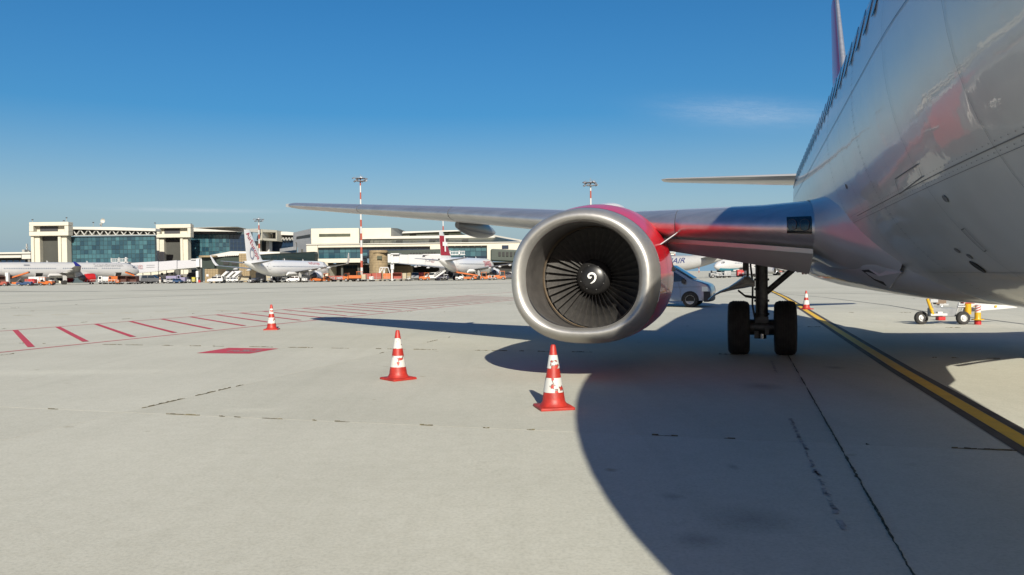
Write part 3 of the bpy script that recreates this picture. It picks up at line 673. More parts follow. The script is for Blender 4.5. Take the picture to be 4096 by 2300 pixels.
# tail -----------------------------------------------------------------
def flat_foil(mb, secs, axis='x', n=16):   # secs: (pos, a_le, other, chord, thick)
    rg = []
    for p, a, o, ch, th in secs:
        row = []
        for k in range(n):
            t = 2 * math.pi * k / n; x = (1 - math.cos(t)) / 2; sgn = 1 if t <= math.pi else -1
            y = sgn * 5 * th * ch * (0.2969 * math.sqrt(x) - 0.1260 * x - 0.3516 * x * x + 0.2843 * x ** 3 - 0.1036 * x ** 4)
            row.append(Vector((p, a + x * ch, o + y)) if axis == 'x' else Vector((o + y, a + x * ch, p)))
        rg.append(row)
    return mb.loft(rg)
for sd in (-1, 1):
    mb = MB(); flat_foil(mb, [(sd * .3, 10.9, 4.52, 3.6, .085), (sd * 1.0, 11.3, 4.60, 3.3, .085), (sd * 5.85, 14.4, 5.04, 1.35, .08), (sd * 6.08, 14.75, 5.07, .95, .06)]); mb.build('stabiliser', WINGP, jet, ang=60)
mb = MB(); flat_foil(mb, [(4.9, 8.3, 0, 6.0, .085), (5.6, 9.7, 0, 4.9, .10), (10.9, 13.6, 0, 2.0, .09), (11.1, 14.0, 0, 1.5, .06)], 'z'); fin = mb.build('tail_fin', COWLD, jet, ang=60)
mb = MB(); flat_foil(mb, [(5.62, 9.60, 0, .55, .5), (10.9, 13.53, 0, .30, .42)], 'z'); mb.build('fin_leading_edge', ALU, fin)
mb = MB(); flat_foil(mb, [(4.7, 5.6, 0, 3.6, .045), (5.05, 6.6, 0, 3.0, .05), (5.75, 9.5, 0, .6, .1)], 'z'); mb.build('dorsal_fin', SKIN, fin)
for a, z in ((-2.5, 0), (-7.5, 0)):
    mb = MB(); mb.prism([(0.01, a, 5.17), (.01, a + .35, 5.17), (.01, a + .36, 5.42), (.01, a + .2, 5.42)], (-.02, 0, 0)); mb.build('blade_antenna', SKIN, body, smooth=False)
#@@REST@@
# ------------------------------------------------------------------ traffic cones
def cone_red_mat():
    return mat('cone_red_plastic', (0.31, 0.020, 0.012), 0.5, noise=0.22, nscale=7, bump=0.1, bscale=40)
def peel_mat(seed, amount):
    m = bpy.data.materials.new('worn_reflective_white'); m.use_nodes = True; t = m.node_tree; b = t.nodes['Principled BSDF']
    c = t.nodes.new('ShaderNodeTexCoord'); n = t.nodes.new('ShaderNodeTexNoise'); n.noise_dimensions = '4D'; n.inputs['W'].default_value = seed
    n.inputs['Scale'].default_value = 11; n.inputs['Detail'].default_value = 4; t.links.new(c.outputs['Object'], n.inputs['Vector'])
    r = t.nodes.new('ShaderNodeValToRGB'); r.color_ramp.interpolation = 'LINEAR'
    e = r.color_ramp.elements; e[0].position = amount - .025; e[0].color = (0.36, 0.026, 0.014, 1); e[1].position = amount + .01; e[1].color = (0.10, 0.08, 0.07, 1)
    x = e.new(amount + .035); x.color = (0.46, 0.455, 0.43, 1)
    t.links.new(n.outputs['Fac'], r.inputs[0]); t.links.new(r.outputs[0], b.inputs['Base Color']); b.inputs['Roughness'].default_value = 0.5
    return m
def make_cone(px, py, label, rz, seed, hgt=0.75, wear=0.45, clean=False):
    p = G(px, py); t = thing('traffic_cone', label, 'traffic cone', (p.x, p.y, 0), RAD(rz), 'red and white traffic cones on the apron')
    k = hgt / 0.75
    mb = MB(); s = .225 * k
    oct_ = [(s * math.cos(a) * c, s * math.sin(a) * c) for i in range(16) for a, c in [(2 * math.pi * i / 16, min(1.28, 0.92 / max(abs(math.cos(2 * math.pi * i / 16)), abs(math.sin(2 * math.pi * i / 16)))))]]
    mb.loft([[Vector((x, y, 0.0)) for x, y in oct_], [Vector((x, y, .028 * k)) for x, y in oct_], [Vector((x * .93, y * .93, .036 * k)) for x, y in oct_]])
    mb.build('base', cone_red_mat(), t, bevel=0.004)
    R = lambda z: (0.150 - 0.122 * z / .75) * k
    mb = MB(); mb.lathe([(.172 * k, .034 * k), (.158 * k, .05 * k), (R(.09), .085 * k), (R(.09) - .004, .12 * k), (R(.3), .3 * k), (R(.6), .6 * k), (R(.735), .738 * k), (R(.75) - .006, .75 * k), (.016 * k, .75 * k), (.014 * k, .70 * k)], n=32)
    mb.build('cone_body', cone_red_mat(), t, ang=30)
    for z0, z1, w in ((.195, .365, 0), (.475, .63, 1)):
        mb = MB(); mb.lathe([(R(z0) + .003, z0 * k), (R(z1) + .003, z1 * k)], n=32, cap=False)
        o = mb.build('reflective_band', peel_mat(seed + w * 3.7, 0.30 if clean else wear), t)
    return t
make_cone(2215, 1632, 'near traffic cone beside the edge of the airliner shadow, white bands badly peeled', 12, 1.3, wear=0.40)
make_cone(1593, 1517, 'middle traffic cone on sunlit concrete left of the engine, bands torn', 40, 5.1, wear=0.41)
make_cone(1087, 1319, 'left small looking cone standing at the edge of the red hatching', 5, 9.2, wear=0.38)
make_cone(3225, 1237, 'clean banded cone on the yellow line behind the main wheels', 20, 3.3, clean=True)
make_cone(1745, 1120, 'tiny far cone at the foot of the white boarding stairs', 0, 4.4, clean=True)

# ------------------------------------------------------------------ silver van behind the engine
SILV = mat('silver_van_paint', (0.21, 0.225, 0.255), 0.28, metal=0.6, coat=0.8)
BLKPL = mat('black_plastic', (0.022, 0.022, 0.024), 0.6)
STEELW = mat('steel_wheel', (0.55, 0.55, 0.55), 0.35, metal=0.6)
HEADL = mat('headlight_glass', (0.5, 0.55, 0.6), 0.08, metal=0.3, coat=1)
vg = G(2762, 1229)
VRZ = RAD(-21)
van = thing('parked_van', 'silver van with black bumper parked behind the red engine cowl', 'van', (vg.x, vg.y, 0), VRZ)
# local: +x is the front; the near front wheel sits at x = 0, y = -.82
def vshell(mb, prof_lo, prof_hi, wfun, yc):
    pass
def vw(z): return 0.95 if z < 1.08 else 0.95 - 0.15 * ((z - 1.08) / 0.88) ** 1.15
YC = 0.82
side = [(-4.0, .34), (-4.06, .55), (-4.05, 1.1), (-3.98, 1.75), (-3.85, 1.93), (-3.2, 1.97), (-1.45, 1.965), (-1.10, 1.93), (-.86, 1.83), (.05, 1.26), (.20, 1.19), (.52, 1.10), (.76, 1.0), (.86, .88), (.90, .72), (.91, .50), (.86, .30), (.3, .27), (-3.6, .27)]
def vring(f, inset):
    cx, cz = -1.6, .95
    return [Vector((cx + (x - cx) * (1 - inset), f * (vw(z) - (0.10 if z > 1.9 else 0)) + YC, cz + (z - cz) * (1 - inset * .8))) for x, z in side]
mb = MB(); mb.loft([vring(-1, .035), vring(-.97, .012), vring(-.9, 0), vring(-.4, -.004), vring(.4, -.004), vring(.9, 0), vring(.97, .012), vring(1, .035)])
vb = mb.build('body', SILV, van, ang=40)
def vside(pts, off=0.006):
    return [Vector((x, YC - vw(z) * 1.0 - off + (0.02 if z < 1 else 0), z)) for x, z in pts]
mb = MB(); mb.prism(vside([(-1.12, 1.12), (-.14, 1.15), (-.24, 1.27), (-.86, 1.68), (-1.12, 1.72)]), (0, .03, 0)); mb.prism(vside([(-2.6, 1.12), (-1.25, 1.12), (-1.25, 1.73), (-2.6, 1.75)]), (0, .03, 0)); mb.build('side_window', GLASSD, van, smooth=False)
mb = MB(); ws = [(.08, 1.262), (-.80, 1.81)]
q = [Vector((ws[0][0] + .015, YC - .80, ws[0][1])), Vector((ws[0][0] + .07, YC, ws[0][1] + .01)), Vector((ws[0][0] + .015, YC + .80, ws[0][1])), Vector((ws[1][0], YC + .68, ws[1][1] + .01)), Vector((ws[1][0] + .04, YC, ws[1][1] + .02)), Vector((ws[1][0], YC - .68, ws[1][1] + .01))]
mb.prism(q, (0.02, 0, .025)); mb.build('windscreen', mat('tinted_windscreen', (0.03, 0.07, 0.09), 0.05, spec=0.9, coat=0.6), van, smooth=False)
mb = MB(); mb.loft([[Vector((.88 - .05 * abs(y) ** 2 + o, YC + y * .95, z)) for z, o in ((.24, -.04), (.30, .03), (.55, .045), (.70, .02), (.70, -.25), (.24, -.25))] for y in (-1.01, -.8, -.4, 0, .4, .8, 1.01)])
mb.build('bumper', BLKPL, van, bevel=.02)
mb = MB(); mb.loft([[Vector((x - .05 * abs(y) ** 2, YC + y * .95, z)) for x, z in ((.845, .71), (.83, .86), (.80, .86), (.80, .71))] for y in (-.55, 0, .55)]); gr = mb.build('grille', BLKPL, van, smooth=False)
mb = MB(); mb.lathe([(0.0, .86), (.055, .86), (.06, .85), (.06, .83)], (0, YC, .79), 'X', 16); mb.build('badge', CHROME, gr)
for s in (-1, 1):
    mb = MB(); mb.loft([[Vector((x - .055 * y * y + (.03 if y < .95 else -.05), YC + s * y * .965, z)) for x, z in ((.90, .70), (.86, .90), (.62, .92), (.62, .70))] for y in (.58, .75, .9, 1.0)]); mb.build('headlight', HEADL, van, smooth=False)
mb = MB(); mb.box((-.26, YC - 1.10, 1.16), (.14, .20, .22)); mb.box((-.28, YC - .97, 1.10), (.08, .12, .06)); mb.build('wing_mirror', BLKPL, van, bevel=.03)
def road_wheel(parent, x, y, r, w, side=-1, rim=STEELW):
    mb = MB(); mb.lathe([(r * .62, -w / 2), (r * .9, -w / 2), (r, -w * .35), (r, w * .35), (r * .9, w / 2), (r * .62, w / 2)], (x, y, r), 'Y', 24, False)
    o = mb.build('tyre', RUBBER, parent, ang=30)
    mb = MB(); yy = side * w / 2
    mb.lathe([(0, yy * .55), (r * .18, yy * .6), (r * .25, yy * .35), (r * .42, yy * .75), (r * .52, yy * .55), (r * .60, yy * 1.0), (r * .62, yy * .95)][::1], (x, y, r), 'Y', 24, False); mb.build('wheel_rim', rim, parent)
    return o
for x in (0, -3.0):
    for y, s in ((-.055, -1), (1.70, 1)): road_wheel(van, x, y, .335, .21, s)
    mb = MB(); mb.prism([Vector((x + .385 * math.cos(a), YC - .955, .33 + .385 * math.sin(a))) for a in [RAD(-8 + 196 * k / 16) for k in range(17)]], (0, .02, 0)); mb.build('wheel_arch', DARK, van, smooth=False)
mb = MB()
for pts in ([(-1.5, .38), (-1.5, 1.92)], [(-.42, .42), (-.42, .75), (-.52, 1.1)], [(-2.9, .40), (-2.9, 1.85)], [(-3.9, .86), (.45, .90)]):
    for (x0, z0), (x1, z1) in zip(pts, pts[1:]):
        d = Vector((z1 - z0, 0, x0 - x1)).normalized() * .006; a = Vector((x0, YC - vw(z0) - .003 , z0)); b = Vector((x1, YC - vw(z1) - .003, z1)); mb.add([a - d, b - d, b + d, a + d], [(0, 1, 2, 3)])
mb.build('door_seam', SEAM, vb, smooth=False)
mb = MB(); mb.box((-1.38, YC - .965, 1.02), (.2, .03, .035)); mb.build('door_handle', BLKPL, van, bevel=.01)
# ------------------------------------------------------------------ tow bar on wheels under the belly, and its marker post
WHT = mat('white_enamel', (0.46, 0.46, 0.45), 0.4, noise=0.06)
YEL = mat('yellow_enamel', (0.48, 0.27, 0.008), 0.4, noise=0.08)
GRYM = mat('grey_machine_paint', (0.22, 0.23, 0.24), 0.45, metal=0.3, noise=0.15)
REDE = mat('red_enamel', (0.34, 0.012, 0.014), 0.45, noise=0.1)
tg = G(3852, 1298)
tb = thing('towbar_dolly', 'wheeled aircraft tow bar with grey box, yellow lever and long white arm', 'tow bar', (tg.x, tg.y, 0), RAD(2))
for x, y in ((0, 0), (-1.02, .32)):
    mb = MB(); mb.lathe([(.10, -.06), (.16, -.065), (.185, -.045), (.185, .045), (.16, .065), (.10, .06)], (x, y, .185), 'Y', 24, False); mb.build('tyre', RUBBER, tb)
    mb = MB(); mb.lathe([(0, -.05), (.045, -.055), (.05, -.03), (.085, -.02), (.105, -.062), (.108, -.05)], (x, y, .185), 'Y', 20, False); mb.build('wheel_rim', WHT, tb)
mb = MB(); mb.ext(-.80, -.10, .14, .40, .22, .46); mb.ext(-.78, -.5, .16, .38, .46, .49); mb.build('gear_box', GRYM, tb, bevel=.012)
mb = MB(); mb.ext(-.95, -.48, -.06, .02, .26, .32); mb.ext(-.74, -.60, -.04, .06, .32, .37); mb.build('cross_beam', WHT, tb, bevel=.006)
mb = MB(); mb.tube((-.88, -.03, .30), (-1.02, 0, .74), .042); mb.tube((-.90, -.03, .42), (-.93, -.02, .46), .05); mb.build('lever', YEL, tb)
mb = MB()
for p, q in (((-.10, .15, .30), (-.02, .12, .62)), ((.12, .12, .62), (.03, .15, .3)), ((-.10, .1, .5), (.12, .1, .5)), ((-.08, .1, .56), (.1, .1, .56)), ((-.75, .2, .5), (-.78, .2, .66)), ((-.5, .2, .5), (-.4, .2, .58))): mb.tube(p, q, .025, n=8)
mb.box((-.74, .2, .67), (.22, .12, .09)); mb.box((-.45, .22, .56), (.26, .14, .05)); mb.build('linkage', mat('light_grey_metal', (.45, .46, .47), .35, metal=.5), tb)
mb = MB(); mb.box((-.52, .26, .63), (.3, .16, .12)); mb.build('valve_block', mat('brown_metal', (.13, .09, .06), .6), tb, bevel=.01)
mb = MB(); mb.prism([(.12, .12, .34), (.75, .14, .38), (1.68, .18, .44), (1.68, .18, .465), (.75, .14, .62), (.12, .12, .60)], (0, .09, 0)); ar = mb.build('tow_arm', WHT, tb, bevel=.006)
mb = MB(); mb.ext(1.0, 1.06, .128, .134, .46, .52); mb.ext(.36, .44, .112, .118, .50, .52); mb.build('sticker', YEL, ar, smooth=False)
mb = MB(); mb.tube((.20, .1, .28), (.20, .1, .58), .09); mb.build('yellow_sleeve', YEL, tb)
mb = MB(); mb.box((.25, .2, .62), (.34, .18, .08)); mb.build('red_cover', REDE, tb, bevel=.015)
tp = G(3911, 1298)
ps = thing('marker_post', 'short yellow post with red foot and red striped white top beside the tow bar', 'post', (tp.x, tp.y, 0))
mb = MB(); mb.lathe([(0, 0), (.088, 0), (.09, .02), (.085, .13), (0, .13)], n=24); mb.build('red_foot', REDE, ps)
mb = MB(); mb.lathe([(0, .13), (.16, .13), (.16, .155), (.09, .155), (.08, .18), (.08, .34), (0, .34)], n=24); mb.build('yellow_barrel', YEL, ps)
mb = MB(); mb.lathe([(0, .34), (.078, .34), (.078, .54), (.05, .56), (0, .56)], n=24); wt = mb.build('white_cap', WHT, ps)
mb = MB()
for k in range(3):
    n = 8; rows = []
    for j in range(n + 1):
        a = RAD(200 + 140 * j / n); z = .36 + k * .07 + .08 * j / n
        rows.append([Vector((.0795 * math.cos(a), .0795 * math.sin(a), min(.535, z))), Vector((.0795 * math.cos(a), .0795 * math.sin(a), min(.54, z + .03)))])
    mb.loft(rows, closed=False)
mb.build('red_stripe', REDE, wt, smooth=False)
ck = G(3762, 1281); o = MB().box((0, 0, .075), (.22, .2, .15)).build('wheel_chock', REDE, None, bevel=.02); o.location = (ck.x, ck.y, 0); tag(o, 'small red chock lying under the tow bar gear box', 'chock')

# ------------------------------------------------------------------ parked airliners in the distance
PLW = mat('white_airliner_paint', (0.40, 0.40, 0.40), 0.28, coat=0.5, noise=0.03)
PLW2 = mat('lightened_white_airliner_paint', (0.62, 0.62, 0.62), 0.28, coat=0.5, noise=0.03)  # same white, lightened to make up for sun grazing these flanks
PLG = mat('pale_airliner_belly', (0.32, 0.32, 0.32), 0.35, noise=0.05)
PWG = mat('airliner_wing_grey', (0.20, 0.205, 0.21), 0.35, noise=0.05)
BLUEF = mat('dark_blue_fin', (0.012, 0.016, 0.20), 0.35)
REDF = mat('bright_red_paint', (0.30, 0.008, 0.022), 0.35)
REDN = mat('orange_red_cowl', (0.36, 0.015, 0.013), 0.3, coat=.6)
GRYF = mat('grey_fin', (0.22, 0.23, 0.245), 0.4)
TURQ = mat('turquoise_paint', (0.02, 0.20, 0.28), 0.35)
TXRED = mat('red_lettering', (0.34, 0.03, 0.055), 0.5); TXGRY = mat('grey_lettering', (0.14, 0.145, 0.165), 0.5); TXNAV = mat('navy_lettering', (0.02, 0.03, 0.11), 0.5); LOGOG = mat('grey_blue_swirl', (0.20, 0.22, 0.29), 0.5)
def airliner(name, label, nose, tail, R=1.98, zc=3.4, span=17.0, fin_mat=PLW, cowl=PLW, winglet=0.0, eng=(5.75, 1.15, 1.45), body_mat=PLW, belly=None, fin_h=6.0, wing_z=-.9, doors=(), tail_len=12.5, ttail=False, aft_engines=False, win=True, wing_at=.37, hold=()):
    nose, tail = Vector(nose), Vector(tail); d = tail - nose; L = d.length; rz = math.atan2(-d.x, d.y)
    t = thing(name, label, 'airliner', (nose.x, nose.y, 0), rz, 'airliners parked across the apron')   # local +y runs aft from the nose, -x is starboard
    nl = 5.2 * R / 1.98; tl = tail_len * R / 1.98
    def prof(s):
        if s < nl:
            u = s / nl; k = max(0.0, 1 - (1 - u) ** 2) ** .58; return R * k, zc - .22 * R * (1 - u) ** 2
        if s > L - tl:
            u = (s - (L - tl)) / tl; k = 1 - .86 * u ** 1.5; return R * k, zc + (R - R * k) * .80
        return R, zc
    st = [0.02] + [nl * (k / 8) ** 1.5 for k in range(1, 9)] + [nl + (L - tl - nl) * k / 10 for k in range(1, 11)] + [L - tl + tl * k / 8 for k in range(1, 9)]
    def pt(s, ph, side=-1, off=0.0):
        r, z = prof(s); return Vector((side * (r + off) * math.cos(ph), s, z + (r * 1.02 + off) * math.sin(ph)))
    n = 28
    mb = MB(); mb.loft([[pt(s, 2 * math.pi * k / n) for k in range(n)] for s in st]); f = mb.build('fuselage', body_mat, t, ang=60)
    if belly:
        mb = MB(); mb.loft([[pt(s, -math.pi / 2 + (k - 6) * .17, -1, .02) for k in range(13)] for s in st[3:-1]], closed=False); mb.build('belly_paint', belly, f, ang=60)
    mb = MB()
    for sd in (-1, 1):
        for q in range(3):
            a0 = nl * (.30 + .075 * q); a1 = nl * (.30 + .075 * (q + 1)) - .06; mb.add([pt(a0, .36 + .03 * q, sd, .015), pt(a1, .36 + .03 * q, sd, .015), pt(a1 + .05, .78, sd, .015), pt(a0 + .12, .78, sd, .015)], [(0, 1, 2, 3)])
    mb.build('cockpit_window', GLASSD, f, smooth=False)
    if win:
        mb = MB(); s = nl * 1.25
        while s < L - tl * .55:
            if not any(abs(s - q) < .75 for q in doors):
                for sd in (-1, 1):
                    r, z = prof(s); ph = math.asin(min(.8, .42 / r + (zc - z) / r)); mb.add([pt(s - .11, ph - .07, sd, .012), pt(s + .11, ph - .07, sd, .012), pt(s + .11, ph + .07, sd, .012), pt(s - .11, ph + .07, sd, .012)], [(0, 1, 2, 3)])
            s += .533
        mb.build('cabin_windows', WINB, f, smooth=False, kind='stuff')
    for q in doors:
        mb = MB()
        for (s0, p0), (s1, p1) in (((q - .42, -.32), (q - .42, .62)), ((q + .42, -.32), (q + .42, .62)), ((q - .42, .62), (q + .42, .62)), ((q - .42, -.32), (q + .42, -.32))):
            for sd in (-1,):
                m = 6; rows = []
                for k in range(m + 1):
                    s = s0 + (s1 - s0) * k / m; ph = p0 + (p1 - p0) * k / m; w = .035; hz = abs(s1 - s0) > .1
                    rows.append([pt(s - (0 if hz else w), ph - (.02 if hz else 0), sd, .014), pt(s + (0 if hz else w), ph + (.02 if hz else 0), sd, .014)])
                mb.loft(rows, closed=False)
        mb.build('passenger_door', mat('door_outline', (.36, .36, .38), .5), f, smooth=False)
    for q in hold:                       # open hold: dark bay with its raised door
        mb = MB(); mb.loft([[pt(q + ds, ph, -1, .012) for ph in (-.95, -.75, -.55, -.35)] for ds in (-.9, 0, .9)], closed=False); mb.build('hold_bay', DARK, f, smooth=False)
        mb = MB(); mb.loft([[pt(q + 1.0 + .1 * ds, ph, -1, .03 + .45 * ds) for ph in (-1.05, -.8, -.55, -.32)] for ds in (0, 1, 2)], closed=False); mb.build('hold_door', PLG, f, smooth=False)
    # wings
    wa = L * wing_at; zr = zc + wing_z * R / 1.98
    for sd in (-1, 1):
        k = span / 17.0
        mb = MB(); flat_foil(mb, [(sd * .5, wa - 1, zr - .1, 7.3 * k, .12), (sd * R, wa + .2, zr, 6.3 * k, .12), (sd * 6.2 * k, wa + 3.0 * k, zr + .55 * k, 3.7 * k, .115), (sd * span, wa + 8.2 * k, zr + 1.75 * k, 1.5 * k, .10)]); wg = mb.build('wing', PWG, t, ang=60)
        mb = MB(); mb.prism([(sd * (R - .25), wa + 1, zr + .45), (sd * (R + .9), wa + 4, zr - .05), (sd * (R - .2), wa + 8.6 * k, zr + .1), (sd * (R - .6), wa + 9, zr - .5), (sd * (R - .5), wa - 1.5, zr - .4)], (0, 0, -.5)); mb.build('root_fairing', body_mat, wg, bevel=.15)
        if winglet:
            mb = MB(); flat_foil(mb, [(zr + 1.72 * k, wa + 8.2 * k, sd * span, 1.5 * k, .09), (zr + 1.72 * k + winglet * .3, wa + 8.7 * k, sd * (span + winglet * .22), 1.2 * k, .09), (zr + 1.72 * k + winglet, wa + 9.9 * k, sd * (span + winglet * .42), .55, .08)], 'z'); mb.build('winglet', fin_mat if fin_mat in (BLUEF,) else body_mat, wg)
        for q in (.38, .55, .72):
            lx = span * q; mb = MB(); rg = []
            for j in range(6):
                u = j / 5; rr = .24 * max(.05, math.sin(math.pi * (.08 + .86 * u))); yy = wa + 8.2 * k * (lx / span) + (5.2 - 3.4 * q) * k * .55 + 2.3 * u
                rg.append([Vector((sd * lx + rr * math.cos(2 * math.pi * z / 8), yy, zr + 1.75 * k * lx / span - .3 - .12 * u + rr * math.sin(2 * math.pi * z / 8))) for z in range(8)])
            mb.loft(rg); mb.build('flap_track_fairing', body_mat, wg)
        el, er, ez = eng
        e = bpy.data.objects.new('engine', None); COL.objects.link(e); e.parent = t
        e.location = (sd * (R + 1.1) if aft_engines else sd * el, L * .70 if aft_engines else wa - .9, zc + .4 if aft_engines else ez)
        mb = MB(); mb.lathe([(er * .78, .25), (er * .80, .06), (er * .88, 0), (er * .95, .1), (er * .98, .35)], (0, 0, 0), 'Y', 24, False); mb.build('inlet_lip', ALU, e, ang=70)
        mb = MB(); mb.lathe([(er * .982, .36), (er, 1.0), (er * .98, 1.9), (er * .85, 2.9), (er * .78, 2.9)], (0, 0, 0), 'Y', 24, False); mb.build('cowling', cowl, e, ang=60)
        mb = MB(); mb.lathe([(er * .70, 2.4), (er * .62, 3.3), (er * .42, 3.9), (er * .2, 4.2), (0.0, 4.3)], (0, 0, 0), 'Y', 20, False); mb.build('exhaust_cone', mat('exhaust_metal', (.10, .10, .105), .5, metal=.4), e)
        mb = MB(); mb.lathe([(er * .80, .28), (.28, .5), (.0, .15)], (0, 0, 0), 'Y', 20, False); mb.build('fan', DARK, e)
        mb = MB(); mb.lathe([(er * .84, 2.86), (er * .3, 2.8)], (0, 0, 0), 'Y', 20, False); mb.build('fan_exhaust', DARK, e)
        if not aft_engines:
            mb = MB(); mb.prism([(-.14, .9, er * .95), (-.14, 5.0, er * .2), (-.14, 5.2, er + .5), (-.14, 3.0, er + .55), (-.14, 1.6, er + .15)], (.28, 0, 0)); mb.build('pylon', body_mat, e, smooth=False)
        # main gear
        g = bpy.data.objects.new('main_landing_gear', None); COL.objects.link(g); g.parent = t; gx, gy = sd * min(3.4, R * 1.45), wa + 5.6 * k
        mb = MB(); mb.tube((gx, gy, .5), (gx, gy, zr), .14, n=10); mb.tube((gx, gy, 1.1), (gx - sd * 1.2, gy, zr), .07, n=8); mb.build('strut', GEARL, g)
        for q in (-.42, .42):
            mb = MB(); mb.lathe([(.26, -.17), (.5, -.19), (.57, -.12), (.57, .12), (.5, .19), (.26, .17)], (gx + q, gy, .57), 'X', 18); mb.build('tyre', RUBBER, g)
        mb = MB(); mb.box((gx + sd * .45, gy, 1.7), (.05, 1.0, 1.3)); mb.build('gear_door', body_mat, g, smooth=False)
        # stabiliser
        zt = zc + R * .55; hs = span * .37
        if ttail: mb = MB(); flat_foil(mb, [(0, L - 3.6, zc + R + fin_h * .96, 2.6, .1), (sd * hs * .8, L - 1.9, zc + R + fin_h * .96, 1.5, .1)])
        else: mb = MB(); flat_foil(mb, [(sd * .3, L - 5.9, zt, 4.0, .1), (sd * hs, L - 1.9, zt + hs * .1, 1.4, .1)])
        mb.build('stabiliser', PWG if not ttail else body_mat, t, ang=60)
    g = bpy.data.objects.new('nose_landing_gear', None); COL.objects.link(g); g.parent = t
    mb = MB(); mb.tube((0, nl * .95, .4), (0, nl * .95, zc - R * .8), .09, n=10); mb.build('strut', GEARL, g)
    for q in (-.22, .22):
        mb = MB(); mb.lathe([(.2, -.1), (.36, -.11), (.38, -.07), (.38, .07), (.36, .11), (.2, .1)], (q, nl * .95, .38), 'X', 16); mb.build('tyre', RUBBER, g)
    zf = zc + R * .86
    secs = [(zf - .6, L - 8.9, 0, 7.6, .07), (zf + .5, L - 7.2, 0, 6.1, .09), (zf + fin_h, L - 2.6, 0, 2.3, .09)]
    mb = MB(); flat_foil(mb, secs, 'z', 20); fin = mb.build('tail_fin', fin_mat, t, ang=60)
    mb = MB(); mb.lathe([(0, -.02), (.24, -.02), (.24, .0), (0, .0)], (0, L + .01, prof(L)[1]), 'Y', 14); mb.build('exhaust_port', DARK, f)
    for s in (L * .32, L * .55):
        mb = MB(); mb.prism([(.02, s, zc + R * 1.0), (.02, s + .5, zc + R * 1.0), (.02, s + .5, zc + R * 1.02 + .42), (.02, s + .32, zc + R * 1.02 + .42)], (-.04, 0, 0)); mb.build('blade_antenna', body_mat, f, smooth=False)
    def on_side(s0, ph0, side=-1, flip=1):       # flat text onto the flank; it reads nose-wards or tail-wards as flip says
        def fn(x, y):
            s = s0 + flip * x; r, z = prof(s); return pt(s, ph0 + y / (R * 1.02), side, .03)
        return fn
    def on_fin(z0, y0, ang, side=-1, flip=-1):
        ca, sa = math.cos(ang), math.sin(ang)
        def fn(x, y):
            yy = y0 + flip * (x * ca - y * sa); zz = z0 + x * sa + y * ca
            (za, aa, _, ca_, _), (zb, ab, _, cb, _) = secs[1], secs[2]; u = (zz - za) / (zb - za); ch = ca_ + (cb - ca_) * u
            return Vector((side * (ch * .045 + .03), yy, zz))
        return fn
    return t, f, fin, on_side, on_fin, prof, secs
# left jet, nose to the right, its tail out of the frame
na = W(556, 1080, 226); nb_ = na - Vector((math.cos(RAD(55)), math.sin(RAD(55)), 0)) * 44.3
t, f, fin, on_side, on_fin, prof, secs = airliner('parked_airliner', 'long white jet with red engine cowl and open holds at the far left', (na.x, na.y, 0), (nb_.x, nb_.y, 0), R=2.02, zc=3.75, span=17.0, fin_mat=BLUEF, cowl=REDN, winglet=1.1, doors=(3.9, 12.2, 22.8, 36.5), hold=(7.0, 27.5), eng=(5.75, 1.2, 1.65))
lettering('airline_name', 'Scandinavian', 1.6, TXGRY, f, on_side(13.6, .42, -1, -1))
mb = MB(); mb.loft([[Vector(on_side(31.0, .55, -1, -1)(x, y)) for y in (0, .22, .44)] for x in (0, .7, 1.4)], closed=False); mb.build('small_emblem', TXGRY, f, smooth=False)
# centre-left jet seen from behind with swept winglets
tA = W(975, 1060, 176); hA = RAD(14.2); nA = tA + Vector((math.sin(hA), math.cos(hA), 0)) * 39.0
t, f, fin, on_side, on_fin, prof, secs = airliner('parked_airliner', 'white jet with red lettering down its tall fin, seen from behind', (nA.x, nA.y, 0), (tA.x, tA.y, 0), R=1.92, zc=3.35, span=17.2, winglet=2.5, body_mat=PLW2, fin_mat=PLW2, cowl=PLW2, eng=(4.83, 1.1, 1.5), doors=(4.6, 31.0), fin_h=6.9)
lettering('airline_name', 'AirEuropa', 1.75, TXRED, fin, on_fin(secs[2][0] - .95, secs[2][1] + 1.75, -RAD(53), -1, -1), bold=.02)
lettering('airline_name', 'AirEuropa', 1.35, TXRED, f, on_side(12.6, .55, -1, -1))
def swirl(parent, fn, r, w, turns=1.25, m=LOGOG, n=40, a0=0.5):
    mb = MB(); rows = []
    for k in range(n + 1):
        a = a0 + 2 * math.pi * turns * k / n; rr = r * (1 - .35 * k / n)
        rows.append([Vector(fn(rr * math.cos(a) * .72, rr * math.sin(a))), Vector(fn((rr - w) * math.cos(a) * .72, (rr - w) * math.sin(a)))])
    mb.loft(rows, closed=False); return mb.build('swirl_emblem', m, parent, smooth=False)
ff = on_fin(secs[1][0] + 1.1, secs[1][1] + 4.2, 0, -1, -1)
swirl(fin, ff, 1.55, .34)
fe = on_side(4.4, .36, -1, -1); swirl(f, fe, .95, .16); fe2 = on_side(3.2, .36, -1, -1); swirl(f, fe2, .8, .14, a0=2.5)
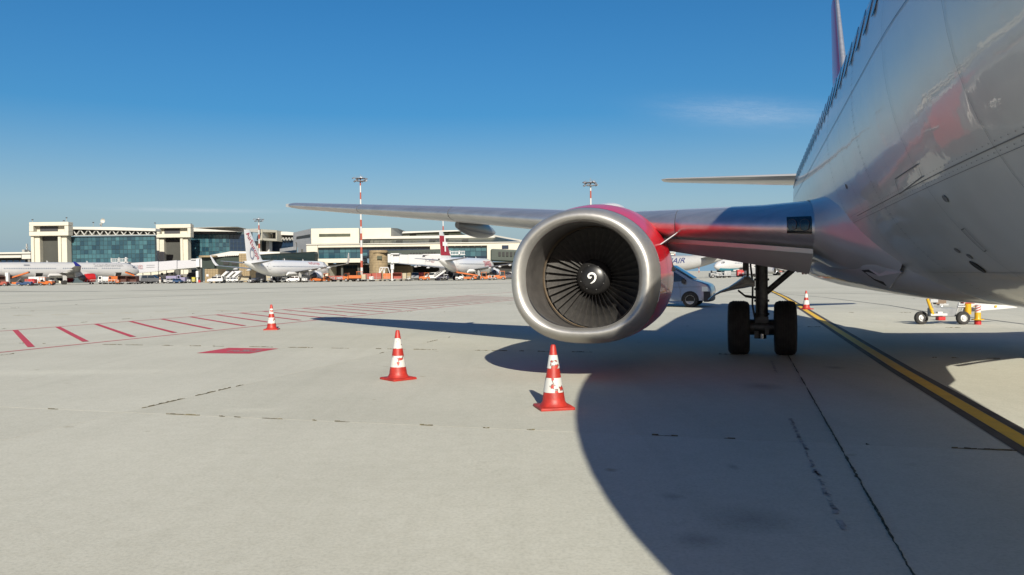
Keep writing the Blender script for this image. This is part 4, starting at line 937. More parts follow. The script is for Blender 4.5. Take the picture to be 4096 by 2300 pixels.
# red finned jet with the white cross
tS = W(1756, 1060, 181); hS = RAD(17.0); nS = tS + Vector((math.sin(hS), math.cos(hS), 0)) * 37.2
t, f, fin, on_side, on_fin, prof, secs = airliner('parked_airliner', 'white jet with white cross on its red fin between two air bridges', (nS.x, nS.y, 0), (tS.x, tS.y, 0), R=1.98, zc=3.5, span=17.0, body_mat=PLW2, fin_mat=PLW2, cowl=PLW2, eng=(5.75, 1.2, 1.6), doors=(5.0, 29.5), fin_h=6.1, win=True)
(za, aa, _, ca_, _), (zb, ab, _, cb, _) = secs[1], secs[2]
for sd in (-1, 1):
    rows = []
    for k in range(5):
        u = .02 + .80 * k / 4; zz = za + (zb - za) * u; a_ = aa + (ab - aa) * u; ch = ca_ + (cb - ca_) * u
        rows.append([Vector((sd * (5 * .09 * ch * (0.2969 * math.sqrt(x) - 0.1260 * x - 0.3516 * x * x + 0.2843 * x ** 3 - 0.1036 * x ** 4) + .02), a_ + ch * x, zz)) for x in (.015, .05, .15, .3, .5, .75, .99)])
    mb = MB(); mb.loft(rows, closed=False); mb.build('red_fin_field', REDF, fin, ang=60)
fx = on_fin(za + 2.75, secs[1][1] + 4.05, 0, -1, -1)
mb = MB()
for x0, x1, y0, y1 in ((-.42, .42, -1.75, 1.75), (-1.45, -.42, -.45, .45), (.42, 1.45, -.45, .45)):
    mb.add([Vector(fx(x, y)) + Vector((-.06, 0, 0)) for x, y in ((x0, y0), (x1, y0), (x1, y1), (x0, y1))], [(0, 1, 2, 3)])
mb.build('white_cross', WHITEP, fin, smooth=False)
lettering('airline_name', 'SWISS', 2.1, TXRED, f, on_side(11.3, -.05, -1, -1), bold=.03)
# right hand group seen under the wing
tF = W(2906, 1055, 172); nF = tF + Vector((-30.5, 17, 0))
t, f, fin, on_side, on_fin, prof, secs = airliner('parked_airliner', 'white jet with blue italic lettering and grey fin behind the silver van', (nF.x, nF.y, 0), (tF.x, tF.y, 0), R=1.75, zc=3.25, span=14, fin_mat=GRYF, eng=(4.5, 1.0, 1.5), fin_h=5.4, win=False, body_mat=PLG)
lettering('airline_name', 'FINNAIR', 1.85, TXNAV, f, on_side(19.2, .02, 1, 1), shear=.25, bold=.02)
tD = W(3062, 1058, 205); nD = W(2858, 1075, 196)
t, f, fin, on_side, on_fin, prof, secs = airliner('parked_airliner', 'small white jet with turquoise belly and red fin beyond the main wheels', (nD.x, nD.y, 0), (tD.x - 6 + 6, tD.y, 0), R=1.65, zc=2.95, span=13, fin_mat=REDF, belly=TURQ, eng=(4.3, .85, 1.4), doors=(9.5,), fin_h=4.6, tail_len=9)
tE = W(2938, 1045, 262); nE = W(3060, 1045, 300)
airliner('parked_airliner', 'white jet whose pink red fin stands behind the grey one', (nE.x, nE.y, 0), (tE.x, tE.y, 0), R=1.7, zc=3.0, span=13, fin_mat=REDF, eng=(4.3, .9, 1.4), fin_h=6.2)
tG = W(3040, 1050, 235); nG = W(3168, 1055, 226)
airliner('parked_airliner', 'white jet with its nose to the right of the landing gear strut', (nG.x, nG.y, 0), (tG.x, tG.y, 0), R=1.75, zc=3.1, span=13, fin_mat=REDF, eng=(4.3, .9, 1.4), fin_h=4.4, tail_len=6, wing_at=.3)

# ------------------------------------------------------------------ terminal buildings
CREAM = mat('cream_panel', (0.44, 0.417, 0.345), 0.6, noise=0.05, nscale=.4)
WHROOF = mat('white_roof', (0.42, 0.41, 0.375), 0.6, noise=0.04, nscale=.5)
GRYPAN = mat('grey_and_shaded_panel', (0.42, 0.42, 0.41), 0.6, noise=0.06, nscale=.4)
DKPAN = mat('dark_green_grey_panel', (0.034, 0.035, 0.030), 0.6, noise=0.1, nscale=.3)
GREENP = mat('dark_green_cladding', (0.014, 0.025, 0.019), 0.45, noise=0.12, nscale=.3)
OLIVE = mat('olive_glazing', (0.042, 0.048, 0.030), 0.35, noise=0.25, nscale=.4)
GLBLUE = mat('teal_curtain_glass', (0.022, 0.062, 0.085), 0.10, spec=0.8, noise=0.35, nscale=.11)
_t = GLBLUE.node_tree; _b = _t.nodes['Principled BSDF']; _o = _t.nodes.new('ShaderNodeObjectInfo'); _m = _t.nodes.new('ShaderNodeMixRGB'); _m.inputs[1].default_value = (0.012, 0.036, 0.055, 1); _m.inputs[2].default_value = (0.045, 0.115, 0.135, 1); _t.links.new(_o.outputs['Random'], _m.inputs[0]); _t.links.new(_m.outputs[0], _b.inputs['Base Color'])
GLDARK = mat('navy_and_shaded_glass', (0.012, 0.025, 0.048), 0.10, spec=0.7, noise=0.3, nscale=.2)
LOUV = mat('louvre_black', (0.03, 0.03, 0.035), 0.6)
STEEL = mat('pale_steelwork', (0.27, 0.27, 0.255), 0.5)
STONE = mat('tan_stone', (0.215, 0.162, 0.092), 0.8, noise=0.18, nscale=1.2)
LILAC = mat('pale_lilac_bridge', (0.34, 0.34, 0.365), 0.45, noise=0.03)
WHBR = mat('white_bridge', (0.46, 0.46, 0.46), 0.4, noise=0.03)
SHADE = mat('dark_window_and_shade', (0.020, 0.020, 0.020), 0.8)  # near-black windows; in undercrofts the colour stands in for deep shade
CONCW = mat('grey_concrete_wall', (0.16, 0.152, 0.135), 0.8, noise=0.12, nscale=.5)
def bx(mb, px0, px1, py0, py1, Y, d):    # box whose front face fills a photo rectangle at distance Y; py1 None = down to the ground
    ym = (py0 + (py1 if py1 is not None else 1100)) / 2; xm = (px0 + px1) / 2
    x0, x1 = W(px0, ym, Y).x, W(px1, ym, Y).x; z1 = W(xm, py0, Y).z; z0 = 0 if py1 is None else max(0, W(xm, py1, Y).z)
    return mb.ext(x0, x1, Y, Y + d, z0, z1)
def poly(mb, pts, d):                    # prism from photo points each with its own distance
    return mb.prism([W(x, y, Y) for x, y, Y in pts], (0, d, 0))
def bld(name, label, px, Y, cat='building', group=None):
    p = W(px, 1100, Y); return thing(name, label, cat, (p.x, p.y, 0), 0, group)
def part(t, name, m, boxes=(), polys=(), bevel=0, label=None, smooth=False):
    mb = MB(t.location)
    for b in boxes: bx(mb, *b)
    for p, d in polys: poly(mb, p, d)
    return mb.build(name, m, t, smooth=smooth, bevel=bevel, label=label)
def panes(t, parent, px0, px1, py0, py1, Y, nx, ny, m, gap=.12, name='glass_pane', off=.12, Y1=None, var=.0):
    ym, xm = (py0 + py1) / 2, (px0 + px1) / 2; Y1 = Y if Y1 is None else Y1
    A, B = W(px0, ym, Y), W(px1, ym, Y1); z1, z0 = W(xm, py0, (Y + Y1) / 2).z, W(xm, py1, (Y + Y1) / 2).z
    u = (B - A); u.z = 0; Lx = u.length / nx; ang = math.atan2(u.y, u.x); Lz = (z1 - z0) / ny
    me = MB().box((0, 0, 0), (Lx - gap, .08, Lz - gap)).mesh(name, m, smooth=False); rr = random.Random(int(px0 * 7 + py0))
    for i in range(nx):
        for j in range(ny):
            c = A + u * ((i + .5) / nx); o = link(name, me, parent, Vector((c.x + math.sin(ang) * off, c.y - math.cos(ang) * off, z0 + (j + .5) * Lz)) - t.location, (rr.uniform(-var, var), 0, ang + rr.uniform(-var, var)))
def portal(t, X0, X1, ztop, zfr, Y, d, yaw=0.0, W_=None, lit=CREAM):
    """frame tower in its own axes: x across from 0 to w, front at y = 0"""
    g = bpy.data.objects.new('frame_tower', None)
T = bld('portal_tower', 'leftmost cream portal tower with boxed frame over two pillars', 195, 270, 'tower', 'cream portal towers of the terminal')
def tower(t, Y, fx, fy, ox, oy, lv, lc, rc, d=3):
    x0, x1 = fx; y0, y1 = fy
    part(t, 'upper_frame', CREAM, [(x0, x1, y0, oy[0], Y, d), (x0, x1, oy[1], y1, Y, d), (x0, ox[0], oy[0], oy[1], Y, d), (ox[1], x1, oy[0], oy[1], Y, d)], bevel=.12)
    part(t, 'recess_wall', CREAM, [(ox[0], ox[1], oy[0], oy[1], Y + 2.2, 1.5)])
    part(t, 'louvre_panel', LOUV, [(lv[0], lv[1], oy[0], oy[1], Y + 1.9, .2)])
    for a, b in (lc, rc):
        w = (b - a) / 3
        part(t, 'pillar', CREAM, [(a, a + w, y1, None, Y + .8, 3), (a + w + 1, b, y1, None, Y + 1.4, 3)], bevel=.15)
    part(t, 'back_panel', DKPAN, [(lc[1], rc[0], y1 + 14, None, Y + 3.2, 1)])
    part(t, 'soffit_panel', LOUV, [(lc[1], rc[0], y1, y1 + 14, Y + 3.0, 1)])
    return t
tower(T, 270, (116, 273), (888, 943), (133, 257), (903, 926), (160, 230), (124, 160), (232, 268))
T2 = bld('portal_tower', 'second cream portal tower rising behind the lilac air bridge', 692, 290, 'tower', 'cream portal towers of the terminal')
tower(T2, 290, (623, 762), (897, 950), (638, 749), (912, 935), (657, 719), (627, 657), (721, 752))
# oblique third tower
T3 = bld('portal_tower', 'third portal tower turned sideways beside the lettered tail fin', 1060, 320, 'tower', 'cream portal towers of the terminal')
Y3 = 318
part(T3, 'upper_frame', CREAM, [], [([(1035, 915, Y3), (1049, 917, Y3 - 3), (1049, 961, Y3 - 3), (1026, 961, Y3)], 14),
    ([(1050, 917, Y3 - 3), (1107, 921, Y3 + 6), (1107, 929, Y3 + 6), (1050, 928, Y3 - 3)], 8), ([(1050, 953, Y3 - 3), (1107, 955, Y3 + 6), (1107, 964, Y3 + 6), (1050, 961, Y3 - 3)], 8), ([(1103, 929, Y3 + 5.5), (1107, 929, Y3 + 6), (1107, 955, Y3 + 6), (1103, 955, Y3 + 5.5)], 8)])
part(T3, 'recess_wall', LOUV, [(1050, 1103, 928, 955, Y3 + 9, 2)])
for x in (1062, 1071, 1077, 1087): part(T3, 'roof_vent', CREAM, [(x, x + 3, 937, 950, Y3 + 7.8, .8)])
part(T3, 'pillar', CREAM, [(1009, 1032, 964, None, Y3 + 1, 5)]); part(T3, 'pillar', GRYPAN, [(1065, 1078, 964, None, Y3 + 6, 4)])
part(T3, 'back_panel', DKPAN, [(1032, 1065, 961, None, Y3 + 8, 2)])
# glazed halls
def hall(t, Y, px0, px1, roof, truss, glass, nx, ny, brace_n):
    part(t, 'roof', WHROOF, [], [([(px0, roof[0], Y), ((px0 + px1) / 2, roof[0] - 1 + (roof[1] - roof[0]) * .3, Y), (px1, roof[1], Y), (px1, roof[1] + 11, Y), (px0, roof[0] + 10, Y)], 4)], bevel=.1)
    part(t, 'truss_backing', DKPAN, [(px0, px1, truss[0], truss[1], Y + 2.2, 1)])
    part(t, 'truss_chord', STEEL, [(px0, px1, truss[1] - 3, truss[1], Y + .5, .6)])
    dx = (px1 - px0) / brace_n
    for k in range(brace_n):
        x = px0 + dx * k
        for a, b in ((0, .5), (1, .5)):
            mb = MB(t.location); mb.tube(W(x + dx * a, truss[1] - 2, Y + 1), W(x + dx * b, truss[0] + 1, Y + 1), .22, n=8); mb.build('truss_brace', STEEL, t)
    gw = part(t, 'curtain_wall', mat('mullion_dark', (.03, .05, .06), .5), [(px0, px1, glass[0], None, Y + 1.8, 1)])
    panes(t, gw, px0 + 1, px1 - 1, glass[0] + 1, glass[1], Y + 1.8, nx, ny, GLBLUE, var=.006)
H1 = bld('terminal_hall', 'teal glass hall under a zigzag truss between the left towers', 445, 276)
hall(H1, 273, 274, 622, (907, 914), (917, 942), (945, 1068), 22, 7, 11)
H2 = bld('terminal_hall', 'teal glass hall with deep white roof right of the second tower', 860, 298)
part(H2, 'roof', WHROOF, [], [([(763, 910, 298), (880, 907, 298), (950, 907, 298), (985, 915, 306), (1034, 914, 312), (1034, 930, 312), (985, 926, 306), (945, 926, 298), (763, 926, 298)], 5)], bevel=.1)
part(H2, 'eaves_band', LOUV, [(763, 945, 926, 936, 300, 1)])
gw = part(H2, 'curtain_wall', mat('mullion_dark', (.03, .05, .06), .5), [(752, 1008, 930, None, 303, 1)]); panes(H2, gw, 753, 919, 937, 1040, 303, 12, 6, GLBLUE, var=.006); panes(H2, gw, 920, 1008, 937, 1040, 303, 6, 6, GLDARK, var=.004)  # right-hand panes darker: the shade there is painted into their colour
H3 = bld('terminal_hall', 'small dark glazed hall with truss beside the grey block', 1142, 330)
part(H3, 'roof', WHROOF, [], [([(1108, 926, 330), (1150, 927, 330), (1176, 930, 330), (1176, 941, 330), (1108, 939, 330)], 12)])
part(H3, 'truss_backing', DKPAN, [(1108, 1176, 939, 962, 332, 1)])
for k in range(5):
    for a, b in ((0, 1), (1.3, 1)):
        mb = MB(H3.location); mb.tube(W(1113 + k * 12 + a * 8, 961, 331), W(1113 + k * 12 + b * 8, 950, 331), .2, n=8); mb.build('truss_brace', STEEL, H3)
gw = part(H3, 'curtain_wall', GLDARK, [(1080, 1176, 963, None, 333, 1)]); panes(H3, gw, 1080, 1176, 965, 1030, 333, 6, 3, GLDARK)
# low wing at the far left
LW = bld('terminal_wing', 'low white banded terminal wing at the left edge', 40, 285)
part(LW, 'roof', WHROOF, [(-420, 122, 1011, 1018, 285, 20), (-420, 84, 1019, 1034, 286, 20), (86, 122, 1018, 1036, 285, 20)], bevel=.1)
part(LW, 'dark_storey', SHADE, [(-420, 122, 1035, None, 288, 16)])
for k in range(-6, 3): part(LW, 'window', GLDARK, [(30 + k * 26, 50 + k * 26, 1041, 1050, 287.7, .3)])
part(LW, 'column', CONCW, [(112, 121, 1036, None, 285.5, 1)])
part(LW, 'roof_plant', STEEL, [(88, 98, 998, 1011, 290, 3), (99, 115, 1003, 1011, 292, 3), (104, 108, 975, 1003, 292, .4), (100, 112, 988, 990, 292, .4)])
# roof dish and masts
DM = bld('radar_dish', 'white dish antenna on the roof of the left glass hall', 407, 285, 'antenna')
mb = MB(DM.location); mb.tube(W(404, 906, 285), W(408, 890, 285), .25, n=8); mb.tube(W(402, 897, 285), W(406, 897, 285), .6, n=10); mb.build('mount', STEEL, DM)
mb = MB(DM.location); c = W(411, 883, 285); mb.loft([[c + Vector((r * math.cos(a), y, r * math.sin(a))) for a in [2 * math.pi * k / 16 for k in range(16)]] for r, y in ((.05, .5), (.5, .35), (.85, 0), (.8, .1), (.1, .6))]); mb.build('dish', WHROOF, DM)
for i, (x, y0, y1, Y) in enumerate(((130, 876, 888, 272), (255, 880, 888, 272), (266, 868, 888, 274), (373, 887, 907, 282), (620, 889, 900, 292), (765, 893, 910, 300))):
    a = bld('roof_aerial', ['thin aerial on the left end of the leftmost tower', 'stub aerial on the right part of the leftmost tower', 'tall thin aerial at the right corner of the leftmost tower', 'slim aerial on the left hall roof beside the dish', 'aerial at the left corner of the second tower', 'aerial just right of the second tower'][i], x, Y, 'antenna', 'roof aerials')
    mb = MB(a.location); mb.tube(W(x, y1 + 1, Y), W(x, y0, Y), .10, .05, n=6); mb.build('rod', STEEL, a); mb = MB(a.location); mb.box(W(x, y0 + 3, Y), (.5, .3, .3)); mb.build('aerial_head', LOUV, a)
# centre building
CB = bld('terminal_building', 'stepped cream terminal block with blue window bands behind the jets', 1500, 236)
part(CB, 'upper_block', CREAM, [(1244, 1436, 913, 975, 246, 5)], bevel=.1)
mbs = part(CB, 'side_wall', GRYPAN, [], [([(1173, 931, 285), (1244, 914, 246.5), (1244, 985, 246.5), (1173, 990, 285)], .5)])  # unlit side of the cream block, its shade given as grey colour
part(CB, 'side_slot', DKPAN, [], [([(1178, 948, 282), (1240, 937, 247.8), (1240, 949, 247.8), (1178, 959, 282)], .5), ([(1211, 954, 264), (1217, 953, 261), (1217, 978, 261), (1211, 979, 264)], .5)])
part(CB, 'slot_window', OLIVE, [(1276, 1401, 935, 946, 245.8, .5)])
part(CB, 'middle_block', CREAM, [(1438, 1564, 912, 950, 252, 5)], bevel=.1)
part(CB, 'angled_block', CREAM, [], [([(1564, 912, 252), (1590, 913, 262), (1622, 925, 275), (1612, 946, 275), (1564, 948, 252)], 14)])
for i, (y0, y1, x0, x1) in enumerate(((923, 933, 1612, 1828), (945, 957, 1451, 1968))):
    pts = [(x0, y0 + (3 if i == 0 else 2), 256 - 6 * i), (x1, y0 - (3 if i == 0 else 7), 256 - 6 * i), (x1 + 14, y1 - 8 + 2 * i, 256 - 6 * i), (x0 - 6, y1 + (1 if i == 0 else 0), 256 - 6 * i)]
    part(CB, 'canopy', WHROOF, [], [(pts, 8)], bevel=.1)
part(CB, 'canopy', WHROOF, [], [([(1968, 938, 250), (2094, 961, 262), (2094, 967, 262), (1968, 949, 250)], 6)])
og = part(CB, 'sloping_glazing', OLIVE, [], [([(1610, 934, 258), (1836, 927, 258), (1880, 948, 252), (1606, 947, 252)], 3), ([(1450, 957, 251), (1985, 947, 251), (2086, 966, 251), (2060, 971, 243), (1450, 975, 243)], 3)])
for x, y, w in ((1640, 937, 26), (1455, 961, 26), (1585, 961, 26), (1718, 957, 26), (1746, 953, 50), (1850, 957, 24), (1780, 935, 16)):
    part(CB, 'roof_window', SHADE, [], [([(x, y, 249.5 if y < 945 else 246.2), (x + w, y - .4, 249.5 if y < 945 else 246.2), (x + w - 3, y + 8, 246 if y > 945 else 252), (x - 3, y + 8, 246 if y > 945 else 252)], .3)])
for k in range(22):
    x = 1470 + k * 25; part(CB, 'glazing_bar', DKPAN, [], [([(x, 957.5, 250.6), (x + 1.2, 957.4, 250.6), (x - 2, 974, 242.8), (x - 3.2, 974, 242.8)], .2)])
part(CB, 'fascia_wall', CREAM, [(1226, 1271, 976, None, 238, 8), (1271, 1720, 974, 988, 238, 8), (1720, 1792, 971, 1034, 238, 8), (1792, 1948, 970, 983, 238, 8), (1948, 2092, 968, 1040, 238, 8), (1271, 1450, 1034, 1051, 237, 8), (1270, 1311, 1050, None, 237.2, 8)], bevel=.08)
for k in range(32):
    x = 1236 + k * 26.5
    if x < 2085: part(CB, 'panel_joint', GRYPAN, [(x, x + .7, 975, 986, 237.93, .3)])
part(CB, 'parapet_capping', WHROOF, [(1224, 2094, 971.5, 974.5, 237.6, 2)])
wb = part(CB, 'window_band', GLDARK, [(1271, 1720, 988, 1034, 239.5, 1)]); panes(CB, wb, 1272, 1470, 989, 1033, 239.5, 9, 2, GLBLUE, .1); panes(CB, wb, 1470, 1718, 989, 1033, 239.5, 11, 2, GLDARK, .1)
wb = part(CB, 'window_band', GLDARK, [(1792, 1948, 983, 1036, 239.5, 1)]); panes(CB, wb, 1793, 1947, 984, 1026, 239.5, 7, 2, GLBLUE, .1)
part(CB, 'small_window', GLDARK, [(2008, 2034, 981, 995, 237.8, .4)])
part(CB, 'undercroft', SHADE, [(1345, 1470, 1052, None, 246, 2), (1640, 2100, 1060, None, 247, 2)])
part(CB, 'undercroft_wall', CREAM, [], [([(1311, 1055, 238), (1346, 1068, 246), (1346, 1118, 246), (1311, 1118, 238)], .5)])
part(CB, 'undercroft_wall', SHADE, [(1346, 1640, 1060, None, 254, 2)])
for x in (1364, 1430): part(CB, 'round_column', DKPAN, [(x, x + 8, 1055, None, 240, 1)])
for k in range(6): part(CB, 'lower_window', GLDARK, [(1372 + k * 13, 1381 + k * 13, 1056, 1074, 245.7, .3)])
part(CB, 'soffit', DKPAN, [(1311, 2100, 1051, 1056, 238.5, 9)])
# left annex of the centre building
LA = bld('annex_building', 'grey stepped annex with a dark window left of the cream block', 1190, 245)
part(LA, 'upper_storey', GRYPAN, [], [([(1119, 995, 285), (1185, 985, 262), (1185, 999, 262), (1119, 1008, 285)], .6), ([(1192, 985, 258), (1226, 980, 240), (1226, 1030, 240), (1192, 1030, 258)], .6)])
part(LA, 'window_strip', GLDARK, [], [([(1121, 1009, 284), (1185, 1000, 262), (1185, 1010, 262), (1121, 1016, 284)], .5)])
part(LA, 'square_window', DKPAN, [(1204, 1219, 996, 1010, 247, .3)])
part(LA, 'core', GRYPAN, [(1100, 1226, 1012, None, 286, 4)])
part(LA, 'lamp_post', DKPAN, [(1185.5, 1187.5, 972, 1010, 256, .3), (1181, 1187, 970, 972, 256, .3)])
# dark green piers
G1 = bld('green_pier', 'dark green pier fingers stretching behind the lettered jet', 1150, 222)
part(G1, 'upper_wall', GREENP, [], [([(1040, 1019, 250), (1255, 1008, 218), (1258, 1012, 217), (1258, 1044, 217), (1040, 1050, 250)], 4)], bevel=.2)
part(G1, 'lower_wall', GREENP, [], [([(1040, 1024, 248), (1120, 1022, 236), (1210, 1035, 222), (1288, 1048, 212), (1291, 1052, 211), (1291, 1092, 211), (1040, 1088, 248)], 3)], bevel=.2)
part(G1, 'top_trim', DKPAN, [], [([(1040, 1017.5, 249.6), (1256, 1006.6, 217.6), (1256, 1008.6, 217.6), (1040, 1019.5, 249.6)], 4)])
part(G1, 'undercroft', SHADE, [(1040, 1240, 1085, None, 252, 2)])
for k in range(9): part(G1, 'roof_unit', LOUV, [(1128 + k * 9, 1133 + k * 9, 1036 + k * .8, 1045 + k * .6, 226, .6)])
for k in range(7): part(G1, 'wall_joint', DKPAN, [], [([(1085 + k * 25, 1022.5 + max(0, k - 1) * 3.2, 240 - k * 4.4), (1086 + k * 25, 1022.6 + max(0, k - 1) * 3.2, 239.8 - k * 4.4), (1086 + k * 25, 1085, 239.8 - k * 4.4), (1085 + k * 25, 1085, 240 - k * 4.4)], .2)])
G2 = bld('green_pier', 'long dark green pier wall under a white sloping canopy roof', 880, 250)
part(G2, 'wall', GREENP, [(817, 957, 1028, 1080, 250, 10)])
for x in (893, 926): part(G2, 'window', SHADE, [(x, x + 22, 1048, 1059, 249.7, .5)])
part(G2, 'canopy_roof', WHROOF, [], [([(776, 1036, 247), (846, 1019, 250), (923, 1005, 252), (1120, 1007, 256), (1120, 1014, 256), (1040, 1018, 254), (956, 1021, 251), (842, 1030, 248)], 14)], bevel=.1)
part(G2, 'canopy_lights', WHROOF, [(898 + k * 7, 902 + k * 7, 1021 - k * .2, 1024 - k * .2, 249, .4) for k in range(8)])
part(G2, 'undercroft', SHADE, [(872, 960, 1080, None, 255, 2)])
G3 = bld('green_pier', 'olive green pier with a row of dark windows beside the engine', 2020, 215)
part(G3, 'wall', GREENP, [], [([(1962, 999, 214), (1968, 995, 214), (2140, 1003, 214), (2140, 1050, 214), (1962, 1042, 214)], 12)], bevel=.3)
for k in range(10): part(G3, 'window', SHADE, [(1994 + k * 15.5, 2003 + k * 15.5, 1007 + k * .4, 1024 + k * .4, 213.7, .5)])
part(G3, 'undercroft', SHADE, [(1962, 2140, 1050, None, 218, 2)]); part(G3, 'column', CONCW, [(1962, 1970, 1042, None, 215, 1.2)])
G4 = bld('green_pier', 'sloping green pier roof between the stone drum and the red fin', 1640, 226)
part(G4, 'wall', GREENP, [], [([(1546, 1003, 226), (1764, 996, 226), (1764, 1030, 226), (1546, 1060, 226)], 8)])
for k in range(9): part(G4, 'window', SHADE, [(1640 + k * 12, 1646 + k * 12, 1011 - k * .3, 1019 - k * .3, 225.7, .5)])
# stone blocks built of courses
def stone(name, label, px0, px1, py0, Y, rows, cols, round_=False, d=6.0):
    t = bld(name, label, (px0 + px1) / 2, Y, 'stone tower', 'tan stone towers under the piers'); rr = random.Random(px0)
    xa, xb = W(px0, 1080, Y).x - t.location.x, W(px1, 1080, Y).x - t.location.x; zt = W(px0, py0, Y).z; R = (xb - xa) / 2; xm = (xa + xb) / 2
    if round_:
        mb = MB(); mb.lathe([(0, 0), (R - .08, 0), (R - .08, zt), (0, zt)], (xm, R, 0), n=32); mb.build('core', CONCW, t)
        for j in range(rows):
            for k in range(cols):
                a0, a1 = math.pi * (1 + k / cols) + .008, math.pi * (1 + (k + 1) / cols) - .008; z0, z1 = zt * j / rows + .02, zt * (j + 1) / rows - .02; r1 = R + rr.uniform(-.02, .02)
                mb = MB(); mb.prism([(xm + r * math.cos(a), R + r * math.sin(a), z0) for r, a in ((R - .07, a0), (r1, a0), (r1, (a0 + a1) / 2), (r1, a1), (R - .07, a1))], (0, 0, z1 - z0)); mb.build('stone_block', STONE, t, smooth=False)
    else:
        mb = MB(); mb.ext(xa + .08, xb - .08, .08, d, 0, zt); mb.build('core', CONCW, t)
        me = MB().box((0, 0, 0), ((xb - xa) / cols - .04, .14, zt / rows - .04)).mesh('stone_block', STONE, smooth=False)
        for j in range(rows):
            for k in range(cols): link('stone_block', me, t, (xa + (k + .5) * (xb - xa) / cols, rr.uniform(-.015, .015), (j + .5) * zt / rows))
        mb = MB(); mb.ext(xa - .02, xa + .08, .1, d, 0, zt); mb.ext(xb - .08, xb + .02, .1, d, 0, zt); mb.build('side_facing', STONE, t, smooth=False)
    return t
S1 = stone('stone_tower', 'square tan stone tower at the foot of the lilac air bridge', 819, 872, 1076, 214, 9, 5)
part(S1, 'white_plate', WHBR, [(825, 834, 1097, 1106, 213.8, .1)])
S2 = stone('stone_tower', 'narrow tan stone tower hidden behind the lettered tail', 957, 998, 1014, 222, 14, 4)
S3 = stone('stone_tower', 'round tan stone drum with olive window left of the white air bridge', 1471, 1546, 1001, 222, 12, 9, True)
part(S3, 'drum_window', OLIVE, [(1508, 1527, 1024, 1037, 221.5, .6)]); part(S3, 'parapet', STONE, [(1493, 1546, 1008, 1010, 221.6, 4)])
S4 = stone('stone_wall', 'low tan stone wall in shade under the white air bridge', 1556, 1642, 1063, 232, 5, 6)
RD = bld('round_canopy', 'flat tan disc canopy on a dark stem beside the green pier', 833, 225, 'canopy')
c = W(833, 1031, 225) - RD.location
mb = MB(); mb.lathe([(0, 0), (2.3, 0), (2.5, .15), (2.5, .5), (2.3, .62), (0, .66)], c, n=32); mb.build('disc', STONE, RD)
mb = MB(); mb.ext(c.x - 1.6, c.x + 1.9, c.y - .6, c.y + 1, c.z - 3, c.z); mb.build('stem', GREENP, RD, smooth=False); mb = MB(); mb.ext(c.x - .4, c.x + .4, c.y, c.y + .8, 0, c.z - 3); mb.build('post', DKPAN, RD)
# gate wall under the lilac bridge
GW = bld('gate_wall', 'cream gate wall with dark joints and small windows under the lilac bridge', 640, 240)
part(GW, 'wall', CREAM, [(545, 700, 1078, 1112, 240, 3)]); part(GW, 'wall', CONCW, [(632, 790, 1096, None, 244, 2)])
for x in (570, 602, 633, 665, 697): part(GW, 'joint', DKPAN, [(x, x + 2, 1080, 1112, 239.8, .2)])
for x in (643, 664, 683): part(GW, 'window', SHADE, [(x, x + 8, 1091, 1099, 239.7, .3)])
part(GW, 'canopy', CREAM, [(712, 765, 1072, 1078, 236, 5)]); part(GW, 'doorway', SHADE, [(752, 782, 1090, 1105, 243.6, .3)]); part(GW, 'lower_plinth', CONCW, [(540, 660, 1112, None, 241, 2)])
# air bridges
def bridge(label, px, Y, segs, m, cab, leg, stripes=()):
    t = bld('air_bridge', label, px, Y, 'air bridge', 'air bridges reaching out to the jets')
    for i, s in enumerate(segs):
        x0, x1, a0, a1, b0, b1, Ya, Yb = s
        part(t, 'tunnel_section', m, [], [([(x0, a0, Ya), (x1, a1, Yb), (x1, b1, Yb), (x0, b0, Ya)], 2.9)], bevel=.08)
        part(t, 'floor_beam', WHBR, [], [([(x0, b0, Ya - .1), (x1, b1, Yb - .1), (x1, b1 + 2, Yb - .1), (x0, b0 + 2, Ya - .1)], 2.8)])
    return t
B1 = bridge('pale lilac air bridge docked to the far left jet', 680, 226, [(516, 632, 1052, 1045, 1093, 1083, 229.8, 230.5), (632, 707, 1047, 1041, 1082, 1074, 231, 231.5), (707, 790, 1043, 1038, 1074, 1067, 232, 232.5)], LILAC, None, None)
part(B1, 'bridge_head', WHBR, [(783, 797, 1035, 1068, 231.6, 4), (762, 783, 1035, 1039, 231.8, 4), (801, 816, 1036, 1070, 231.6, 4)], bevel=.1); part(B1, 'glass_slot', GRYPAN, [(797, 801, 1037, 1068, 232.5, 2)])
part(B1, 'lift_column', WHBR, [(783, 793, 1084, 1110, 231.8, 1), (785, 791, 1110, None, 232, .7)], bevel=.1); part(B1, 'support_stem', DKPAN, [(790, 805, 1066, None, 233, 1)]); part(B1, 'red_box', REDE, [(793, 800, 1120, 1132, 223, .6)])
part(B1, 'bridge_rail', WHBR, [(443, 446, 1032, 1055, 228, .15), (473, 478, 1031, 1055, 228, .4), (500, 506, 1029, 1060, 228, .5), (443, 512, 1034, 1035.5, 228, .15), (443, 512, 1040, 1041, 228, .15), (443, 512, 1047, 1051, 228, 2)])
part(B1, 'bridge_rail', WHBR, [(448 + k * 7, 449.2 + k * 7, 1035, 1048, 228.1, .12) for k in range(9)])
def flat_on(t, px, py, a, b):           # a sign on the tunnel wall that runs from photo point a to b (x, distance)
    A, B = W(a[0], py, a[1]), W(b[0], py, b[1]); u = B - A; u.z = 0; u.normalize(); f = (px - a[0]) / (b[0] - a[0]); o = W(px, py, a[1] + (b[1] - a[1]) * f) + Vector((u.y, -u.x, 0)) * .06 - t.location
    return lambda x, y: o + u * x + Vector((0, 0, y))
lettering('bank_name', 'ICBC', 1.55, TXGRY, B1, flat_on(B1, 524, 1077, (516, 229.8), (632, 230.5)))
